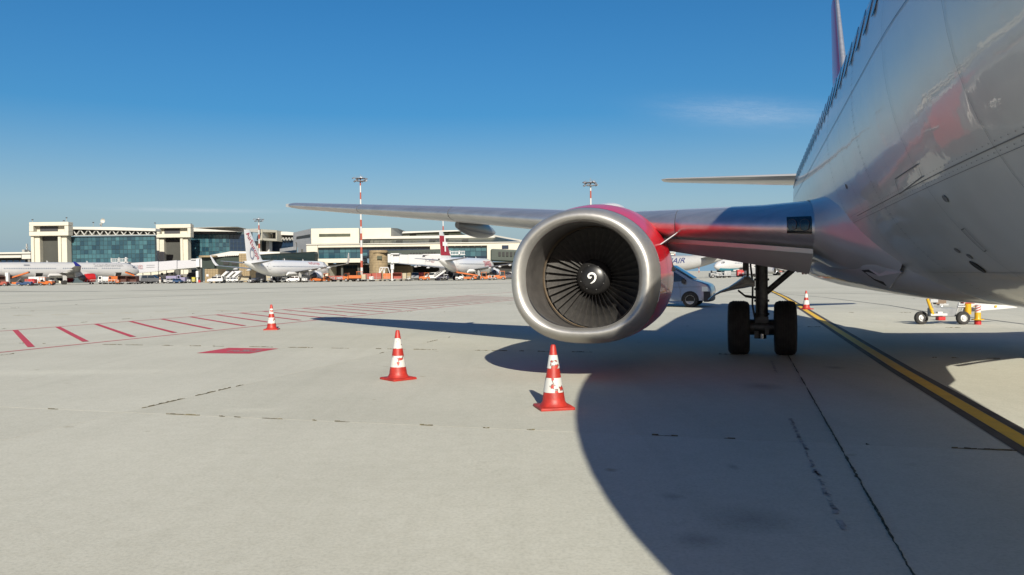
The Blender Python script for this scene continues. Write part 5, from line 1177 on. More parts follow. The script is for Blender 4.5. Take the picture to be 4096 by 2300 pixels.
def emblem(parent, fn, r, m):
    mb = MB(); n = 24
    mb.loft([[fn(rr * math.cos(2 * math.pi * k / n), rr * math.sin(2 * math.pi * k / n)) for rr in (r, r * .82)] for k in range(n + 1)], closed=False)
    for x0, x1, z0, z1 in ((-.5, -.08, .1, .22), (.08, .5, .1, .22), (-.5, -.08, -.22, -.1), (.08, .5, -.22, -.1), (-.5, -.38, .22, .5), (.38, .5, .22, .5), (-.5, -.38, -.5, -.22), (.38, .5, -.5, -.22), (-.5, -.08, .45, .56), (.08, .5, .45, .56), (-.5, -.08, -.56, -.45), (.08, .5, -.56, -.45)):
        mb.add([fn(x * r, z * r) for x, z in ((x0, z0), (x1, z0), (x1, z1), (x0, z1))], [(0, 1, 2, 3)])
    mb.build('bank_emblem', m, parent, smooth=False)
emblem(B1, flat_on(B1, 562, 1068, (516, 229.8), (632, 230.5)), .62, mat('pale_red_emblem', (.30, .16, .17), .5))
for yy in (1062, 1070):
    fn = flat_on(B1, 586, yy, (516, 229.8), (632, 230.5)); mb = MB(); mb.add([fn(x, z) for x, z in ((0, 0), (2.3, 0), (2.3, .14), (0, .14))], [(0, 1, 2, 3)]); mb.build('sign_stripe', TXGRY, B1, smooth=False)
B2 = bridge('white air bridge with bank lettering docked to the red finned jet', 1660, 214, [(1590, 1632, 1018, 1019, 1052, 1053, 214, 213), (1632, 1700, 1018, 1018, 1054, 1057, 212.5, 211), (1700, 1800, 1018, 1019, 1058, 1068, 210.5, 208)], WHBR, None, None)
part(B2, 'bridge_head', WHBR, [(1562, 1596, 1013, 1018, 212, 5), (1564, 1572, 1018, 1054, 212.3, 4), (1570, 1596, 1018, 1052, 213, 3)], bevel=.1); part(B2, 'glass_slot', GRYPAN, [(1551, 1564, 1016, 1050, 213, 2)]); part(B2, 'lift_column', WHBR, [(1562, 1575, 1054, 1078, 213, 1), (1564, 1573, 1078, None, 213.2, .7), (1558, 1580, 1112, None, 212.8, 1.6)], bevel=.1)
part(B2, 'roof_ridge', WHBR, [(1690, 1760, 1016, 1019, 210, 2)])
part(B2, 'bridge_rail', WHBR, [(1798, 1802, 1002, 1020, 211, .3), (1835, 1840, 1002, 1020, 211, .3), (1798, 1860, 1004, 1006, 211, .2), (1798, 1860, 1017, 1020, 211, 1.5)] + [(1803 + k * 6, 1804.4 + k * 6, 1005, 1018, 211.1, .15) for k in range(10)])
for x in (1672, 1732): part(B2, 'underfloor_lamp', WHBR, [(x, x + 12, 1060 + (x - 1672) * .08, 1066 + (x - 1672) * .08, 210.5, .6)], bevel=.08)
lettering('bank_name', 'ICBC', 1.0, TXGRY, B2, flat_on(B2, 1702, 1047, (1700, 210.5), (1800, 208)))
emblem(B2, flat_on(B2, 1731, 1043, (1700, 210.5), (1800, 208)), .55, mat('pale_red_emblem', (.30, .16, .17), .5))
# lattice frame and stairs bundle
LF = bld('lattice_frame', 'white A shaped lattice frame standing before the stone drum', 1538, 208, 'frame')
mb = MB(LF.location)
for a, b in (((1516, 1096), (1521, 1070)), ((1536, 1096), (1541, 1070)), ((1521, 1070), (1552, 1070)), ((1518, 1096), (1530, 1072)), ((1530, 1072), (1536, 1096)), ((1541, 1070), (1534, 1096)), ((1516, 1115), (1516, 1096)), ((1536, 1115), (1536, 1096)), ((1552, 1070), (1560, 1096)), ((1560, 1096), (1560, 1115))): mb.tube(W(*a, 208), W(*b, 208.6), .12, n=6)
mb.build('strut', WHBR, LF)
SB = bld('stacked_stairs', 'bundle of white boarding stairs parked on end between the stone towers', 915, 217, 'stairs')
for i, (x, y, w) in enumerate(((878, 1108, 26), (903, 1108, 26), (926, 1106, 30))):
    part(SB, 'stair_flight', WHBR, [], [([(x, y, 216 + i * .6), (x + w, y - 24, 216 + i * .6), (x + w + 7, y - 19, 216 + i * .6), (x + 9, y + 3, 216 + i * .6)], 1.6)])
part(SB, 'stair_frame', WHBR, [(878, 890, 1090, 1116, 218, 2), (930, 956, 1084, 1110, 218, 2)]); part(SB, 'dark_gap', SHADE, [(876, 956, 1082, 1118, 221, .5)])

# ------------------------------------------------------------------ apron light masts
MRED = mat('mast_red', (0.27, 0.05, 0.026), 0.55); MWHT = mat('mast_white', (0.40, 0.40, 0.40), 0.5); FLOOD = mat('floodlight_grey', (0.20, 0.20, 0.22), 0.5, metal=.3)
def mast(label, px, ytop, Y, xb, h_band=1.72, r=.34):
    top = W(px, ytop, Y); x0 = W(xb, 1100, Y).x; H = top.z
    t = thing('light_mast', label, 'light mast', (x0, Y, 0), 0, 'red and white floodlight masts')
    lean = Vector((0, 0, H - 1.0)); n = int((H - 1) / h_band); a = 0.0
    for k in range(n + 1):
        z0, z1 = a, min(H - 1.0, a + h_band)
        if z1 - z0 < .05: break
        r0, r1 = r * (1 - .55 * z0 / H), r * (1 - .55 * z1 / H); f0, f1 = z0 / (H - 1), z1 / (H - 1)
        mb = MB(); mb.tube(lean * f0, lean * f1, r0, r1, n=14); mb.build('mast_band', MRED if (n - k) % 2 == 0 else MWHT, t, ang=60); a = z1
    c = Vector((0, 0, H - 1))
    mb = MB(); mb.lathe([(.9, 0), (1.25, 0), (1.25, .12), (.9, .12)], c + Vector((0, 0, .1)), n=20); mb.lathe([(.9, 0), (1.05, 0), (1.05, .08), (.9, .08)], c + Vector((0, 0, -.6)), n=20)
    for k in range(6):
        an = 2 * math.pi * k / 6 + .2; mb.tube(c, c + Vector((1.2 * math.cos(an), 1.2 * math.sin(an), .15)), .06, n=6); mb.tube(c + Vector((1.2 * math.cos(an), 1.2 * math.sin(an), .2)), c + Vector((1.1 * math.cos(an), 1.1 * math.sin(an), .75)), .035, n=5)
    mb.tube(c, c + Vector((0, 0, 1.2)), .05, n=6); mb.tube(c + Vector((.3, 0, 0)), c + Vector((.3, 0, .95)), .04, n=6); mb.build('head_ring', FLOOD, t)
    rr = random.Random(int(px))
    me = MB().box((0, 0, 0), (.62, .5, .26)).mesh('floodlight', FLOOD, smooth=False)
    for k in range(9):
        an = 2 * math.pi * k / 9 + .1; rad = 1.75 if k % 2 else 1.45; link('floodlight', me, t, c + Vector((rad * math.cos(an), rad * math.sin(an), .15 if k % 2 else -.5)), (RAD(25) * math.sin(an), -RAD(25) * math.cos(an), an))
    return t
mast('tallest red and white floodlight mast rising past the wing', 1440, 700, 202, 1447)
mast('floodlight mast beside the lettered tail fin', 1037, 868, 300, 1039, r=.4)
mast('floodlight mast behind the red fin, its top above the wing', 1771, 826, 262, 1775)
mast('floodlight mast standing straight above the engine', 2364, 716, 188, 2366)
mast('thin mast whose lower bands show between engine and wing', 2699, 880, 330, 2700, r=.3)
mast('small far floodlight mast over the grey tailed jet', 2795, 992, 760, 2796, r=.42)

# ------------------------------------------------------------------ ramp vehicles and equipment (front = +x)
ORNG = mat('orange_ramp_paint', (0.36, 0.085, 0.011), 0.45, noise=0.15, nscale=3); DRED = mat('dull_red_paint', (0.23, 0.04, 0.024), 0.55, noise=0.2, nscale=3); DKRED = mat('dark_rust_paint', (0.06, 0.02, 0.014), 0.6, noise=0.3, nscale=4)
BLUV = mat('blue_vehicle_paint', (0.016, 0.045, 0.11), 0.4); WHV = mat('white_vehicle_paint', (0.46, 0.46, 0.455), 0.35, coat=.4); GRV = mat('grey_vehicle_paint', (0.06, 0.063, 0.068), 0.4, coat=.3); LGV = mat('light_grey_vehicle', (0.20, 0.205, 0.215), 0.4, coat=.3)
BEIGE = mat('beige_container', (0.30, 0.26, 0.18), 0.6, noise=.1); PURP = mat('lilac_cover', (0.19, 0.175, 0.27), 0.7); YELC = mat('yellow_plastic', (0.38, 0.33, 0.025), 0.5)
def wheels(t, xs, w, r, rim=True):
    for x in xs:
        for s in (-1, 1):
            mb = MB(); mb.lathe([(r * .55, -.10), (r * .95, -.11), (r, -.07), (r, .07), (r * .95, .11), (r * .55, .10)], (x, s * (w / 2 - .1), r), 'Y', 16); wh = mb.build('wheel', RUBBER, t)
            if rim: mb = MB(); mb.tube((x, s * (w / 2 - .1) - .115, r), (x, s * (w / 2 - .1) + .115, r), r * .55, n=12); mb.build('rim', LGV, wh)
def at(px, y, Y=None):
    return G(px, y) if Y is None else Vector((W(px, 1105, Y).x, Y, 0))
GRP = 'ramp vehicles and equipment around the jets'
def car(label, px, Y, L=4.2, Wd=1.75, H=1.5, m=WHV, rz=0, name='parked_car', cat='car'):
    t = thing(name, label, cat, at(px, 0, Y), RAD(rz), GRP); w = Wd / 2; h = H
    pr = [(-.5, .28), (-.5, .62), (-.47, .62 if h < 1.7 else .8), (-.44, .97), (-.28, 1.0), (.08, .98), (.26, .66), (.44, .58), (.5, .45), (.5, .25)]
    mb = MB(); mb.loft([[Vector((x * L, sgn * w * (1 if z < .66 else .86) * f, z * h)) for x, z in pr] for sgn, f in ((-1, .96), (-1, 1), (1, 1), (1, .96))]); mb.build('body', m, t, ang=30, bevel=.05)
    mb = MB()
    for sgn in (-1, 1):
        for a, b in ((-.42, -.16), (-.13, .17)): mb.prism([(a * L, sgn * w * .95, .68 * h), (b * L + (.04 * L if b > 0 else 0), sgn * w * .95, .68 * h), ((b - .03) * L, sgn * w * .885, .93 * h), (a * L + .01, sgn * w * .885, .93 * h)], (0, sgn * .02, 0))
    mb.build('side_window', GLASSD, t, smooth=False)
    mb = MB(); mb.prism([(.265 * L, -w * .8, .68 * h), (.265 * L, w * .8, .68 * h), (.10 * L, w * .7, .96 * h), (.10 * L, -w * .7, .96 * h)], (.03, 0, .02)); mb.build('windscreen', GLASSD, t, smooth=False)
    mb = MB(); mb.prism([(-.495 * L, -w * .78, .70 * h), (-.495 * L, w * .78, .70 * h), (-.455 * L, w * .7, .94 * h), (-.455 * L, -w * .7, .94 * h)], (-.02, 0, .01)); mb.build('rear_window', GLASSD, t, smooth=False)
    mb = MB(); mb.ext(.46 * L, .505 * L, -w * .95, w * .95, .2 * h, .36 * h); mb.ext(-.505 * L, -.46 * L, -w * .95, w * .95, .2 * h, .36 * h); mb.build('bumper', BLKPL, t, smooth=False)
    wheels(t, (-.31 * L, .31 * L), Wd, .3); return t
def minivan(label, px, Y, m=WHV, rz=0, L=4.9, H=2.0, name='parked_van'): return car(label, px, Y, L, 1.9, H, m, rz, name, 'van')
def tug(label, px, Y, m=ORNG, rz=0, L=3.2, cab=True, k=1.0):
    t = thing('baggage_tractor', label, 'tractor', at(px, 0, Y), RAD(rz), GRP); w = .75 * k
    mb = MB(); mb.prism([(-.5 * L, -w, .28), (.5 * L, -w, .28), (.5 * L, -w, .75 * k), (.42 * L, -w, 1.0 * k), (.02 * L, -w, 1.05 * k), (-.02 * L, -w, .8 * k), (-.5 * L, -w, .9 * k)], (0, 2 * w, 0)); mb.build('body', m, t, smooth=False, bevel=.05)
    if cab:
        mb = MB()
        for x in (-.42, .0):
            for s in (-1, 1): mb.tube((x * L, s * w * .9, .85 * k), (x * L * .95, s * w * .85, 1.85 * k), .05, n=6)
        mb.ext(-.46 * L, .05 * L, -w * .95, w * .95, 1.83 * k, 1.93 * k); mb.build('cab_frame', m, t)
        mb = MB(); mb.prism([(.035 * L, -w * .85, 1.05 * k), (.035 * L, w * .85, 1.05 * k), (.01 * L, w * .8, 1.8 * k), (.01 * L, -w * .8, 1.8 * k)], (.02, 0, 0)); mb.build('windscreen', GLASSD, t, smooth=False)
    mb = MB(); mb.ext(-.3 * L, -.18 * L, -.5, .5, .8 * k, 1.0 * k); mb.ext(-.36 * L, -.3 * L, -.5, .5, .9 * k, 1.35 * k); mb.build('seat', BLKPL, t, smooth=False)
    mb = MB(); mb.ext(.5 * L, .53 * L, -w * .9, w * .9, .3, .55); mb.ext(-.58 * L, -.5 * L, -.1, .1, .35, .48); mb.build('bumper', BLKPL, t, smooth=False)
    wheels(t, (-.3 * L, .32 * L), 2 * w + .1, .32 * k); return t
def dolly(label, px, Y, m=DRED, rz=0, L=2.6, load=None, lm=None, H=1.5, name='baggage_cart'):
    t = thing(name, label, 'cart', at(px, 0, Y), RAD(rz), GRP); mb = MB(); mb.ext(-.5 * L, .5 * L, -.75, .75, .42, .54); mb.ext(.5 * L, .5 * L + .7, -.04, .04, .4, .47); mb.build('deck', GRYM, t, smooth=False)
    if load == 'box':
        mb = MB(); mb.ext(-.47 * L, .47 * L, -.7, .7, .55, H); mb.build('load_box', lm or m, t, smooth=False, bevel=.06)
        mb = MB(); mb.ext(-.475 * L, .475 * L, -.71, -.7, .95, 1.0); mb.ext(-.02, .02, -.715, -.7, .56, H - .02); mb.build('box_strap', GRYM, t, smooth=False)
    elif load == 'canopy':
        mb = MB()
        for x in (-.48, .48):
            for s in (-1, 1): MB().tube((x * L, s * .7, .5), (x * L, s * .7, H), .04, n=6).build('corner_post', m, t)
        mb = MB(); mb.ext(-.5 * L, .5 * L, -.76, .76, H, H + .08); mb.build('roof', m, t, smooth=False); mb = MB(); mb.ext(-.5 * L, -.46 * L, -.72, .72, .55, H); mb.ext(.46 * L, .5 * L, -.72, .72, .55, H); mb.ext(-.45 * L, .45 * L, .66, .70, .55, H); mb.build('curtain', m, t, smooth=False)
    else:
        mb = MB()
        for s in (-1, 1):
            for x in (-.48, 0, .48): mb.tube((x * L, s * .72, .5), (x * L, s * .72, H * .75), .035, n=6)
            mb.tube((-.48 * L, s * .72, H * .75), (.48 * L, s * .72, H * .75), .035, n=6)
        mb.build('side_rail', m, t)
    wheels(t, (-.34 * L, .34 * L), 1.5, .2, False); return t
def loader(label, px, Y, m=ORNG, rz=0, L=7.0, hi=3.0):
    t = thing('belt_loader', label, 'belt loader', at(px, 0, Y), RAD(rz), GRP)
    mb = MB(); mb.prism([(-.45 * L, -.8, .35), (.4 * L, -.8, .35), (.4 * L, -.8, .75), (-.1 * L, -.8, .85), (-.45 * L, -.8, .85)], (0, 1.6, 0)); mb.build('chassis', m, t, smooth=False, bevel=.04)
    mb = MB(); mb.prism([(-.5 * L, -.5, .95), (.5 * L, -.5, hi - .35), (.5 * L, -.5, hi), (-.5 * L, -.5, 1.25)], (0, 1.0, 0)); be = mb.build('boom', m, t, smooth=False); mb = MB(); mb.prism([(-.49 * L, -.4, 1.262), (.49 * L, -.4, hi + .006), (.49 * L, -.4, hi + .03), (-.49 * L, -.4, 1.285)], (0, .8, 0)); mb.build('belt', BLKPL, be, smooth=False)
    mb = MB(); mb.tube((.05 * L, 0, .8), (.2 * L, 0, 1.7), .09, n=8); mb.build('lift_ram', GEARL, t); mb = MB(); mb.ext(-.3 * L, -.18 * L, -.85, -.2, .85, 1.3); mb.build('seat', BLKPL, t, smooth=False)
    wheels(t, (-.3 * L, .28 * L), 1.7, .38); return t
def truck(label, px, Y, m=GRV, box=None, rz=0, L=6.0, H=2.6):
    t = thing('service_truck', label, 'truck', at(px, 0, Y), RAD(rz), GRP)
    mb = MB(); mb.prism([(.22 * L, -1, .45), (.5 * L, -1, .45), (.5 * L, -1, 1.2), (.45 * L, -1, 2.05), (.22 * L, -1, 2.1)], (0, 2, 0)); mb.build('cab', m, t, smooth=False, bevel=.08)
    mb = MB(); mb.prism([(.492 * L, -.9, 1.3), (.492 * L, .9, 1.3), (.46 * L, .85, 1.98), (.46 * L, -.85, 1.98)], (.02, 0, 0)); mb.ext(.28 * L, .42 * L, -1.02, -1.0, 1.3, 1.9); mb.ext(.28 * L, .42 * L, 1.0, 1.02, 1.3, 1.9); mb.build('cab_window', GLASSD, t, smooth=False)
    mb = MB(); mb.ext(-.5 * L, .2 * L, -1.05, 1.05, .75, H); mb.build('box_body', box or m, t, smooth=False, bevel=.06)
    mb = MB(); mb.ext(-.48 * L, .5 * L, -.5, .5, .45, .72); mb.build('chassis', BLKPL, t, smooth=False)
    wheels(t, (-.32 * L, .34 * L), 2.05, .42); return t
def gpu(label, px, Y, m=WHV, rz=0, s=(2.6, 1.4, 1.4)):
    t = thing('power_unit', label, 'ground unit', at(px, 0, Y), RAD(rz), GRP); mb = MB(); mb.ext(-s[0] / 2, s[0] / 2, -s[1] / 2, s[1] / 2, .35, s[2]); mb.build('housing', m, t, smooth=False, bevel=.08)
    mb = MB()
    for k in range(4): mb.ext(-s[0] * .4, s[0] * .0, -s[1] / 2 - .02, -s[1] / 2, .55 + k * .18, .62 + k * .18)
    mb.ext(s[0] * .12, s[0] * .4, -s[1] / 2 - .02, -s[1] / 2, .6, 1.05); mb.build('louvre', GRYM, t, smooth=False)
    mb = MB(); mb.ext(s[0] / 2, s[0] / 2 + .8, -.05, .05, .35, .43); mb.build('drawbar', GRYM, t, smooth=False); wheels(t, (-s[0] * .33, s[0] * .33), s[1], .24, False); return t
# --- round the far left jet
dolly('dark rusty cart at the far left frame edge', 5, 196, DKRED, 5, 2.6, 'canopy', None, 2.2)
tug('small dark red tug in front of the rusty cart at the left edge', 9, 186, DRED, 8, 2.4, False)
gpu('tall white cabinet by the left jet rear fuselage', 30, 196, WHV, 0, (.8, .8, 3.2))
loader('orange belt loader under the rear hold of the left jet', 60, 198, ORNG, 10, 6.5, 3.4)
tug('low blue tug with pale bonnet beside the orange loader', 99, 183, BLUV, 5, 3.2, False, .9)
dolly('red covered cart just behind the blue tug', 118, 190, DRED, 0, 1.7, 'box', None, 1.6)
dolly('second bright red cart next to the blue tug', 131, 188, REDE, 4, 1.4, 'box', None, 1.5)
dolly('white topped cart under the open rear hold', 152, 197, WHV, 0, 4.2, 'box', None, 2.1)
dolly('low pinkish cart between the red carts and the orange tractor', 146, 186, DRED, 0, 1.5)
tug('orange tractor close to the left jet main wheels', 186, 187, ORNG, 3, 3.2, True, 1.0)
dolly('small white box cart right of the left jet main wheels', 203, 204, WHV, 0, 1.3, 'box', None, 1.2)
dolly('long white flat trailer behind the red engine', 392, 206, WHV, 0, 5.0)
truck('white stair truck with tilted body under the left jet nose section', 430, 208, WHV, WHV, 180, 4.2, 1.9)
dolly('low white flatbed next to the white stair truck', 452, 203, WHV, 0, 3.4)
truck('orange tank truck under the forward hold', 466, 207, ORNG, ORNG, 180, 3.4, 2.0)
dolly('dark rust cart with netting below the forward hold', 498, 196, DKRED, 3, 2.8, 'canopy', None, 2.0)
dolly('second dark rust cart coupled behind the netted one', 530, 195, DKRED, -3, 2.6, 'canopy', None, 1.9)
loader('orange loader with raised platform under the left jet nose', 544, 209, ORNG, 172, 5.5, 3.2)
gpu('orange striped post box beside the rust carts', 471, 194, ORNG, 0, (.9, .8, 1.1))
minivan('grey minibus parked by the left jet nose wheel', 608, 201, GRV, 0, 4.9, 2.2)
truck('light grey truck half hidden behind the grey minibus', 578, 206, LGV, LGV, 0, 4.2, 2.2)
# --- below the lilac bridge
minivan('white van facing out in the recess under the lilac bridge', 718, 243, WHV, -80, 4.6, 2.0)
gpu('white cabinet right of the recessed van', 746, 243, WHV, 0, (1.2, .8, 1.6)); gpu('tiny white box left of the white cabinet', 732, 242.5, WHV, 0, (.8, .6, 1.2))
truck('lilac covered cart truck on the far pavement', 700, 206, PURP, PURP, 0, 3.8, 1.9)
car('small white car behind the lilac truck', 690, 203, 2.8, 1.5, 1.3, LGV, 5); car('small dark blue car beside the lilac truck', 712, 202, 2.2, 1.4, 1.2, BLUV, -5)
dolly('lilac covered trolley right of the dark blue car', 733, 205, PURP, 0, 1.4, 'box', None, 1.5)
gpu('low white unit on the far pavement left of the lilac truck', 662, 209, WHV, 0, (1.3, .9, 1.0)); gpu('low white unit right of the lilac trolley', 750, 208, WHV, 0, (1.6, .9, .9))
gpu('yellow drum beside the white lift column', 775, 204, YELC, 0, (.8, .8, 1.5))
car('white hatchback parked in front of the square stone tower', 862, 193, 3.6, 1.7, 1.75, WHV, 188)
truck('white pickup standing open behind the hatchback', 882, 195, WHV, WHV, 180, 1.9, 1.6)
for i, px in enumerate((905, 930, 950)): car(['white parked car left in the row under the stacked stairs', 'white parked car in the middle of the row under the stacked stairs', 'white parked car right in the row under the stacked stairs'][i], px, 208, 3.0, 1.6, 1.4, WHV, 175)
dolly('tan crate at the foot of the narrow stone tower', 978, 200, BEIGE, 0, 3.0, 'box', None, 1.7)
# --- under the lettered jet
tug('little white tug behind the tan crate', 1008, 186, WHV, 0, 1.6, False); dolly('grey wheeled unit near the white tug', 1022, 188, GRYM, 0, 1.8, 'box', None, 1.2)
gpu('tall grey cabinet under the lettered jet tail', 1044, 200, GRV, 0, (2.2, 1.5, 2.4)); gpu('beige crate right of the tall grey cabinet', 1072, 206, BEIGE, 0, (1.8, 1.5, 1.8))
gpu('white bollard block by the lettered jet main gear', 1085, 186, WHV, 0, (.4, .4, 1.5))
dolly('white flat dolly under the lettered jet wing', 1128, 191, WHV, 0, 2.0); car('white car below the lettered jet wing', 1172, 189, 3.0, 1.6, 1.5, WHV, 190); gpu('white power unit with dark grille beneath the engine', 1219, 187, WHV, 0, (1.2, 1.2, 1.0))
# --- between the jets
tug('red orange low pushback tug at the lettered jet nose', 1284, 196, ORNG, 178, 5.2, False, .9); tug('orange cab tug behind the pushback tug', 1298, 202, ORNG, 180, 2.6, True, 1.05)
dolly('white railed dolly right of the pushback tug', 1322, 197, WHV, 0, 1.6); dolly('white dolly before the red barrier', 1352, 196, WHV, 0, 2.0)
gpu('long low red barrier under the window block', 1338, 214, DRED, 0, (5.0, .5, 1.4))
truck('big orange tractor truck left of the tallest mast', 1412, 193, ORNG, ORNG, 180, 4.4, 1.5); tug('orange cab tractor against the tallest mast', 1430, 195, ORNG, 180, 2.8, True, 1.25)
dolly('red covered cart right of the tallest mast', 1470, 195, DRED, 0, 2.2, 'box', None, 1.9); dolly('beige container cart right beside the tallest mast', 1455, 193, BEIGE, 0, 1.2, 'box', None, 1.7)
gpu('small white pump between two red carts', 1486, 190, WHV, 0, (1.0, .9, 1.2))
dolly('wide red covered cart in front of the stone drum', 1508, 196, DRED, 0, 2.4, 'box', None, 2.0)
dolly('brown orange cart left of the white bridge column', 1549, 195, DRED, 2, 1.9, 'box', ORNG, 1.9)
dolly('netted red luggage cart right of the white bridge column', 1590, 194, DRED, 0, 2.2, 'canopy', None, 1.9); dolly('beige container in front of the shaded stone wall', 1614, 196, BEIGE, 0, 1.6, 'box', None, 1.9); gpu('low white lump beside the beige container', 1635, 192, WHV, 0, (.9, .8, .6))
minivan('silver van parked in the undercroft shade', 1661, 205, LGV, -85, 4.6, 2.0)
tug('orange tug beside the silver van', 1699, 200, ORNG, 180, 2.6, True, 1.0); dolly('red cart behind the orange tug', 1690, 205, REDE, 0, 1.8, 'box', None, 2.0)
minivan('white van left of the boarding stairs', 1726, 201, WHV, 200, 4.2, 2.0); car('white pickup behind the boarding stairs', 1770, 199, 3.2, 1.7, 1.5, WHV, 180)
# --- round the red finned jet
loader('orange belt loader under the red finned jet', 1862, 190, ORNG, 176, 6.0, 2.3); minivan('white van behind the orange belt loader', 1892, 200, WHV, 180, 3.8, 2.0)
tug('small white tug by the red finned jet rear wheels', 1838, 188, WHV, 0, 1.8, False); tug('orange tractor left of the red finned jet engine', 1945, 190, ORNG, 0, 2.8, True); dolly('little white dolly below the engine', 1966, 187, WHV, 0, 1.6)
tug('orange box tractor right of the red finned jet engine', 1998, 196, ORNG, 180, 3.0, True, 1.1); minivan('white van closest to the big engine lip', 2033, 199, WHV, 195, 4.0, 1.9)
# --- right group, seen under the wing
tug('grey ramp tractor under the turquoise bellied jet', 2862, 176, GRYM, 0, 2.6, False, 1.2); dolly('white dolly under the turquoise bellied jet', 2884, 174, WHV, 0, 2.0); dolly('grey cart right of the white dolly', 2908, 178, GRYM, 0, 1.6, 'box', None, 1.5)
gpu('red generator beyond the gear strut', 2962, 190, REDE, 0, (1.8, 1.2, 1.7)); truck('white truck just left of the gear strut', 2998, 186, WHV, LGV, 90, 2.4, 2.2)
gpu('rust red cabinet on the open apron to the right', 3218, 260, DRED, 0, (1.4, 1.2, 1.9))
for i in range(14):
    px = 3085 + i * 17 + random.Random(i).uniform(-5, 5); car('%s distant %s vehicle parked in the row below the far hangars' % (('leftmost', 'second', 'third', 'fourth')[i // 4], ('white', 'light grey', 'dark grey', 'dull red')[i % 4]), px, 420 + (i * 37) % 50, 4.2, 1.8, 1.6 + .3 * (i % 3), (WHV, LGV, GRV, DRED)[i % 4], (i * 53) % 30 - 15)['group'] = 'distant row of parked vehicles'
# boarding stairs at the red finned jet tail
BS = thing('boarding_stairs', 'white mobile boarding stairs with railings at the red finned jet tail', 'stairs', at(1756, 0, 186), 0, None)
def lp(px, py, Y=186): return W(px, py, Y) - BS.location
for Yo in (0, 1.5):
    mb = MB(); mb.prism([lp(1732, 1113, 186 + Yo), lp(1740, 1113, 186 + Yo), lp(1782, 1086, 186 + Yo), lp(1782, 1078, 186 + Yo)], (0, .12, 0)); mb.build('stringer', WHBR, BS, smooth=False)
    mb = MB(); mb.tube(lp(1735, 1098, 186 + Yo), lp(1770, 1074, 186 + Yo), .06, n=6); mb.tube(lp(1735, 1104, 186 + Yo), lp(1770, 1081, 186 + Yo), .05, n=6)
    for k in range(5): mb.tube(lp(1736 + k * 8, 1098 - k * 5.4, 186 + Yo), lp(1736 + k * 8, 1112 - k * 5.4, 186 + Yo), .05, n=6)
    mb.build('railing', WHBR, BS)
for k in range(9):
    p = lp(1738 + k * 4.8, 1111 - k * 3.3, 186.1); mb = MB(); mb.ext(p.x - .16, p.x + .16, p.y, p.y + 1.45, p.z - .03, p.z + .03); mb.build('step', LGV, BS, smooth=False)
p0, p1 = lp(1758, 1071, 186), lp(1779, 1084, 186); mb = MB(); mb.ext(p0.x, p1.x, 0, 1.5, p1.z, p1.z + .1); mb.ext(p0.x, p1.x, -.05, .0, p1.z + .1, p0.z); mb.ext(p0.x, p1.x, 1.5, 1.55, p1.z + .1, p0.z); mb.build('platform', WHBR, BS, smooth=False)
mb = MB(); mb.ext(p0.x + .3, p1.x + .4, .1, 1.4, .45, .75); mb.tube(lp(1776, 1086), lp(1776, 1112), .09, n=8); mb.build('chassis', LGV, BS, smooth=False)
for x in (p0.x + .5, p1.x): 
    for y in (.2, 1.3): mb = MB(); mb.lathe([(0, -.1), (.35, -.1), (.35, .1), (0, .1)], (x, y, .35), 'Y', 14); mb.build('wheel', RUBBER, BS)
# far hangars and low trees on the right horizon
HG = bld('hangar', 'far pinkish hangar on the horizon right of the main landing gear', 3215, 640)
mat_h = mat('pinkish_wall', (0.42, 0.30, 0.24), 0.8, noise=.1, nscale=.05)
part(HG, 'wall', mat_h, [(3150, 3262, 1062, None, 640, 30)]); part(HG, 'roof', LGV, [], [([(3146, 1062, 638), (3206, 1057, 638), (3266, 1061, 638), (3266, 1063, 638), (3146, 1064, 638)], 34)]); part(HG, 'hangar_door', GRYPAN, [(3170, 3195, 1067, None, 639.6, .4), (3210, 3240, 1067, None, 639.6, .4)])
HB = bld('hangar', 'long pale low building on the far right horizon', 3400, 690)
part(HB, 'wall', CREAM, [(3270, 3900, 1066, None, 690, 30)]); part(HB, 'roof', GRYPAN, [(3264, 3906, 1062.5, 1066, 688, 34)]); part(HB, 'hangar_door', DKPAN, [(3300 + k * 70, 3345 + k * 70, 1069, None, 689.6, .4) for k in range(8)])
CT = bld('control_block', 'small white block far off between engine and grey tail', 2690, 420)
part(CT, 'wall', WHROOF, [(2680, 2702, 1010, None, 420, 8)]); part(CT, 'window', GLDARK, [(2683, 2699, 1020, 1026, 419.7, .4)]); part(CT, 'roof', GRYPAN, [(2678, 2704, 1007, 1010, 419, 10)])
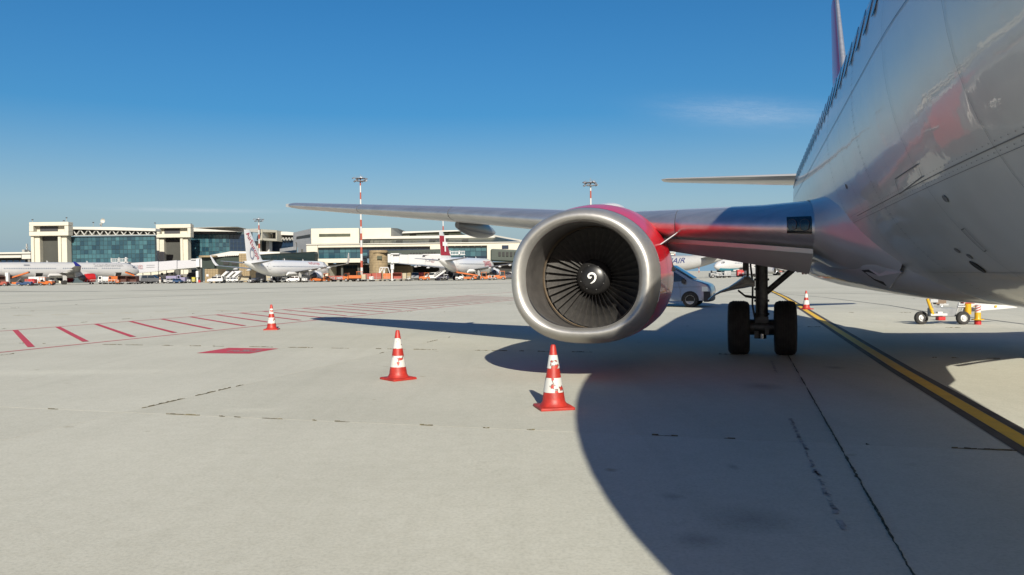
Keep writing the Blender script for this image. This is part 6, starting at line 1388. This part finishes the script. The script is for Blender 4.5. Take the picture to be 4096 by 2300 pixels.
# ------------------------------------------------------------------ a person near the left bridge
pp = at(640, 0, 198)
pe = thing('person', 'tiny standing person in a dark top and light trousers by the grey minibus', 'person', pp, RAD(20))
def skin(name, verts, edges, radii, m, parent):
    me = bpy.data.meshes.new(name); me.from_pydata(verts, edges, []); me.materials.append(m); o = link(name, me, parent)
    md = o.modifiers.new('skin', 'SKIN'); 
    for i, r in enumerate(radii): me.skin_vertices[0].data[i].radius = (r, r)
    me.skin_vertices[0].data[0].use_root = True
    s = o.modifiers.new('sub', 'SUBSURF'); s.levels = 1; s.render_levels = 1; return o
def body_verts():
    V = [(0, 0, .95), (0, 0, 1.2), (0, 0, 1.42), (0, 0, 1.52), (0, -.01, 1.60), (0, -.01, 1.70), (.10, 0, .90), (.11, -.02, .48), (.12, .02, .08), (.12, -.12, .04), (-.10, 0, .90), (-.12, -.03, .48), (-.13, .02, .08), (-.13, -.12, .04), (.19, 0, 1.40), (.25, .02, 1.12), (.24, -.08, .88), (.24, -.1, .80), (-.19, 0, 1.40), (-.25, .02, 1.12), (-.24, -.08, .88), (-.24, -.1, .80)]
    E_ = [(0, 1), (1, 2), (2, 3), (3, 4), (4, 5), (0, 6), (6, 7), (7, 8), (8, 9), (0, 10), (10, 11), (11, 12), (12, 13), (2, 14), (14, 15), (15, 16), (16, 17), (2, 18), (18, 19), (19, 20), (20, 21)]
    return V, E_, [.14, .14, .15, .06, .10, .085, .09, .065, .045, .04, .09, .065, .045, .04, .06, .045, .035, .035, .06, .045, .035, .035]
try:
    def sk(name, V, E_, r, m):
        me = bpy.data.meshes.new(name); me.from_pydata(V, E_, []); me.materials.append(m); o = link(name, me, pe)
        bm = bmesh.new(); bm.from_mesh(me); ly = bm.verts.layers.skin.verify()
        for v, q in zip(bm.verts, r): v[ly].radius = (q, q)
        bm.verts.ensure_lookup_table(); bm.verts[0][ly].use_root = True; bm.to_mesh(me); bm.free()
        o.modifiers.new('skin', 'SKIN'); s = o.modifiers.new('sub', 'SUBSURF'); s.levels = 1; s.render_levels = 1; return o
    sk('body', *body_verts(), mat('skin_tone', (.45, .28, .2), .6))
    sk('jacket', [(0, 0, .96), (0, 0, 1.2), (0, 0, 1.42), (.19, 0, 1.40), (.25, .02, 1.12), (.24, -.08, .92), (-.19, 0, 1.40), (-.25, .02, 1.12), (-.24, -.08, .92)], [(0, 1), (1, 2), (2, 3), (3, 4), (4, 5), (2, 6), (6, 7), (7, 8)], [.165, .165, .165, .075, .06, .05, .075, .06, .05], mat('dark_jacket', (.02, .02, .025), .8))
    sk('trousers', [(0, 0, .98), (.10, 0, .88), (.11, -.02, .48), (.12, .02, .10), (-.10, 0, .88), (-.12, -.03, .48), (-.13, .02, .10)], [(0, 1), (1, 2), (2, 3), (0, 4), (4, 5), (5, 6)], [.155, .105, .08, .065, .105, .08, .065], mat('light_trousers', (.5, .5, .47), .8))
    mb = MB(); mb.lathe([(.02, 1.735 + .06), (.07, 1.78), (.10, 1.73), (.105, 1.66), (.09, 1.64)], (0, .015, 0), n=14); mb.build('hair', mat('dark_hair', (.02, .015, .01), .7), pe)
except Exception as ex:
    print('person', ex)
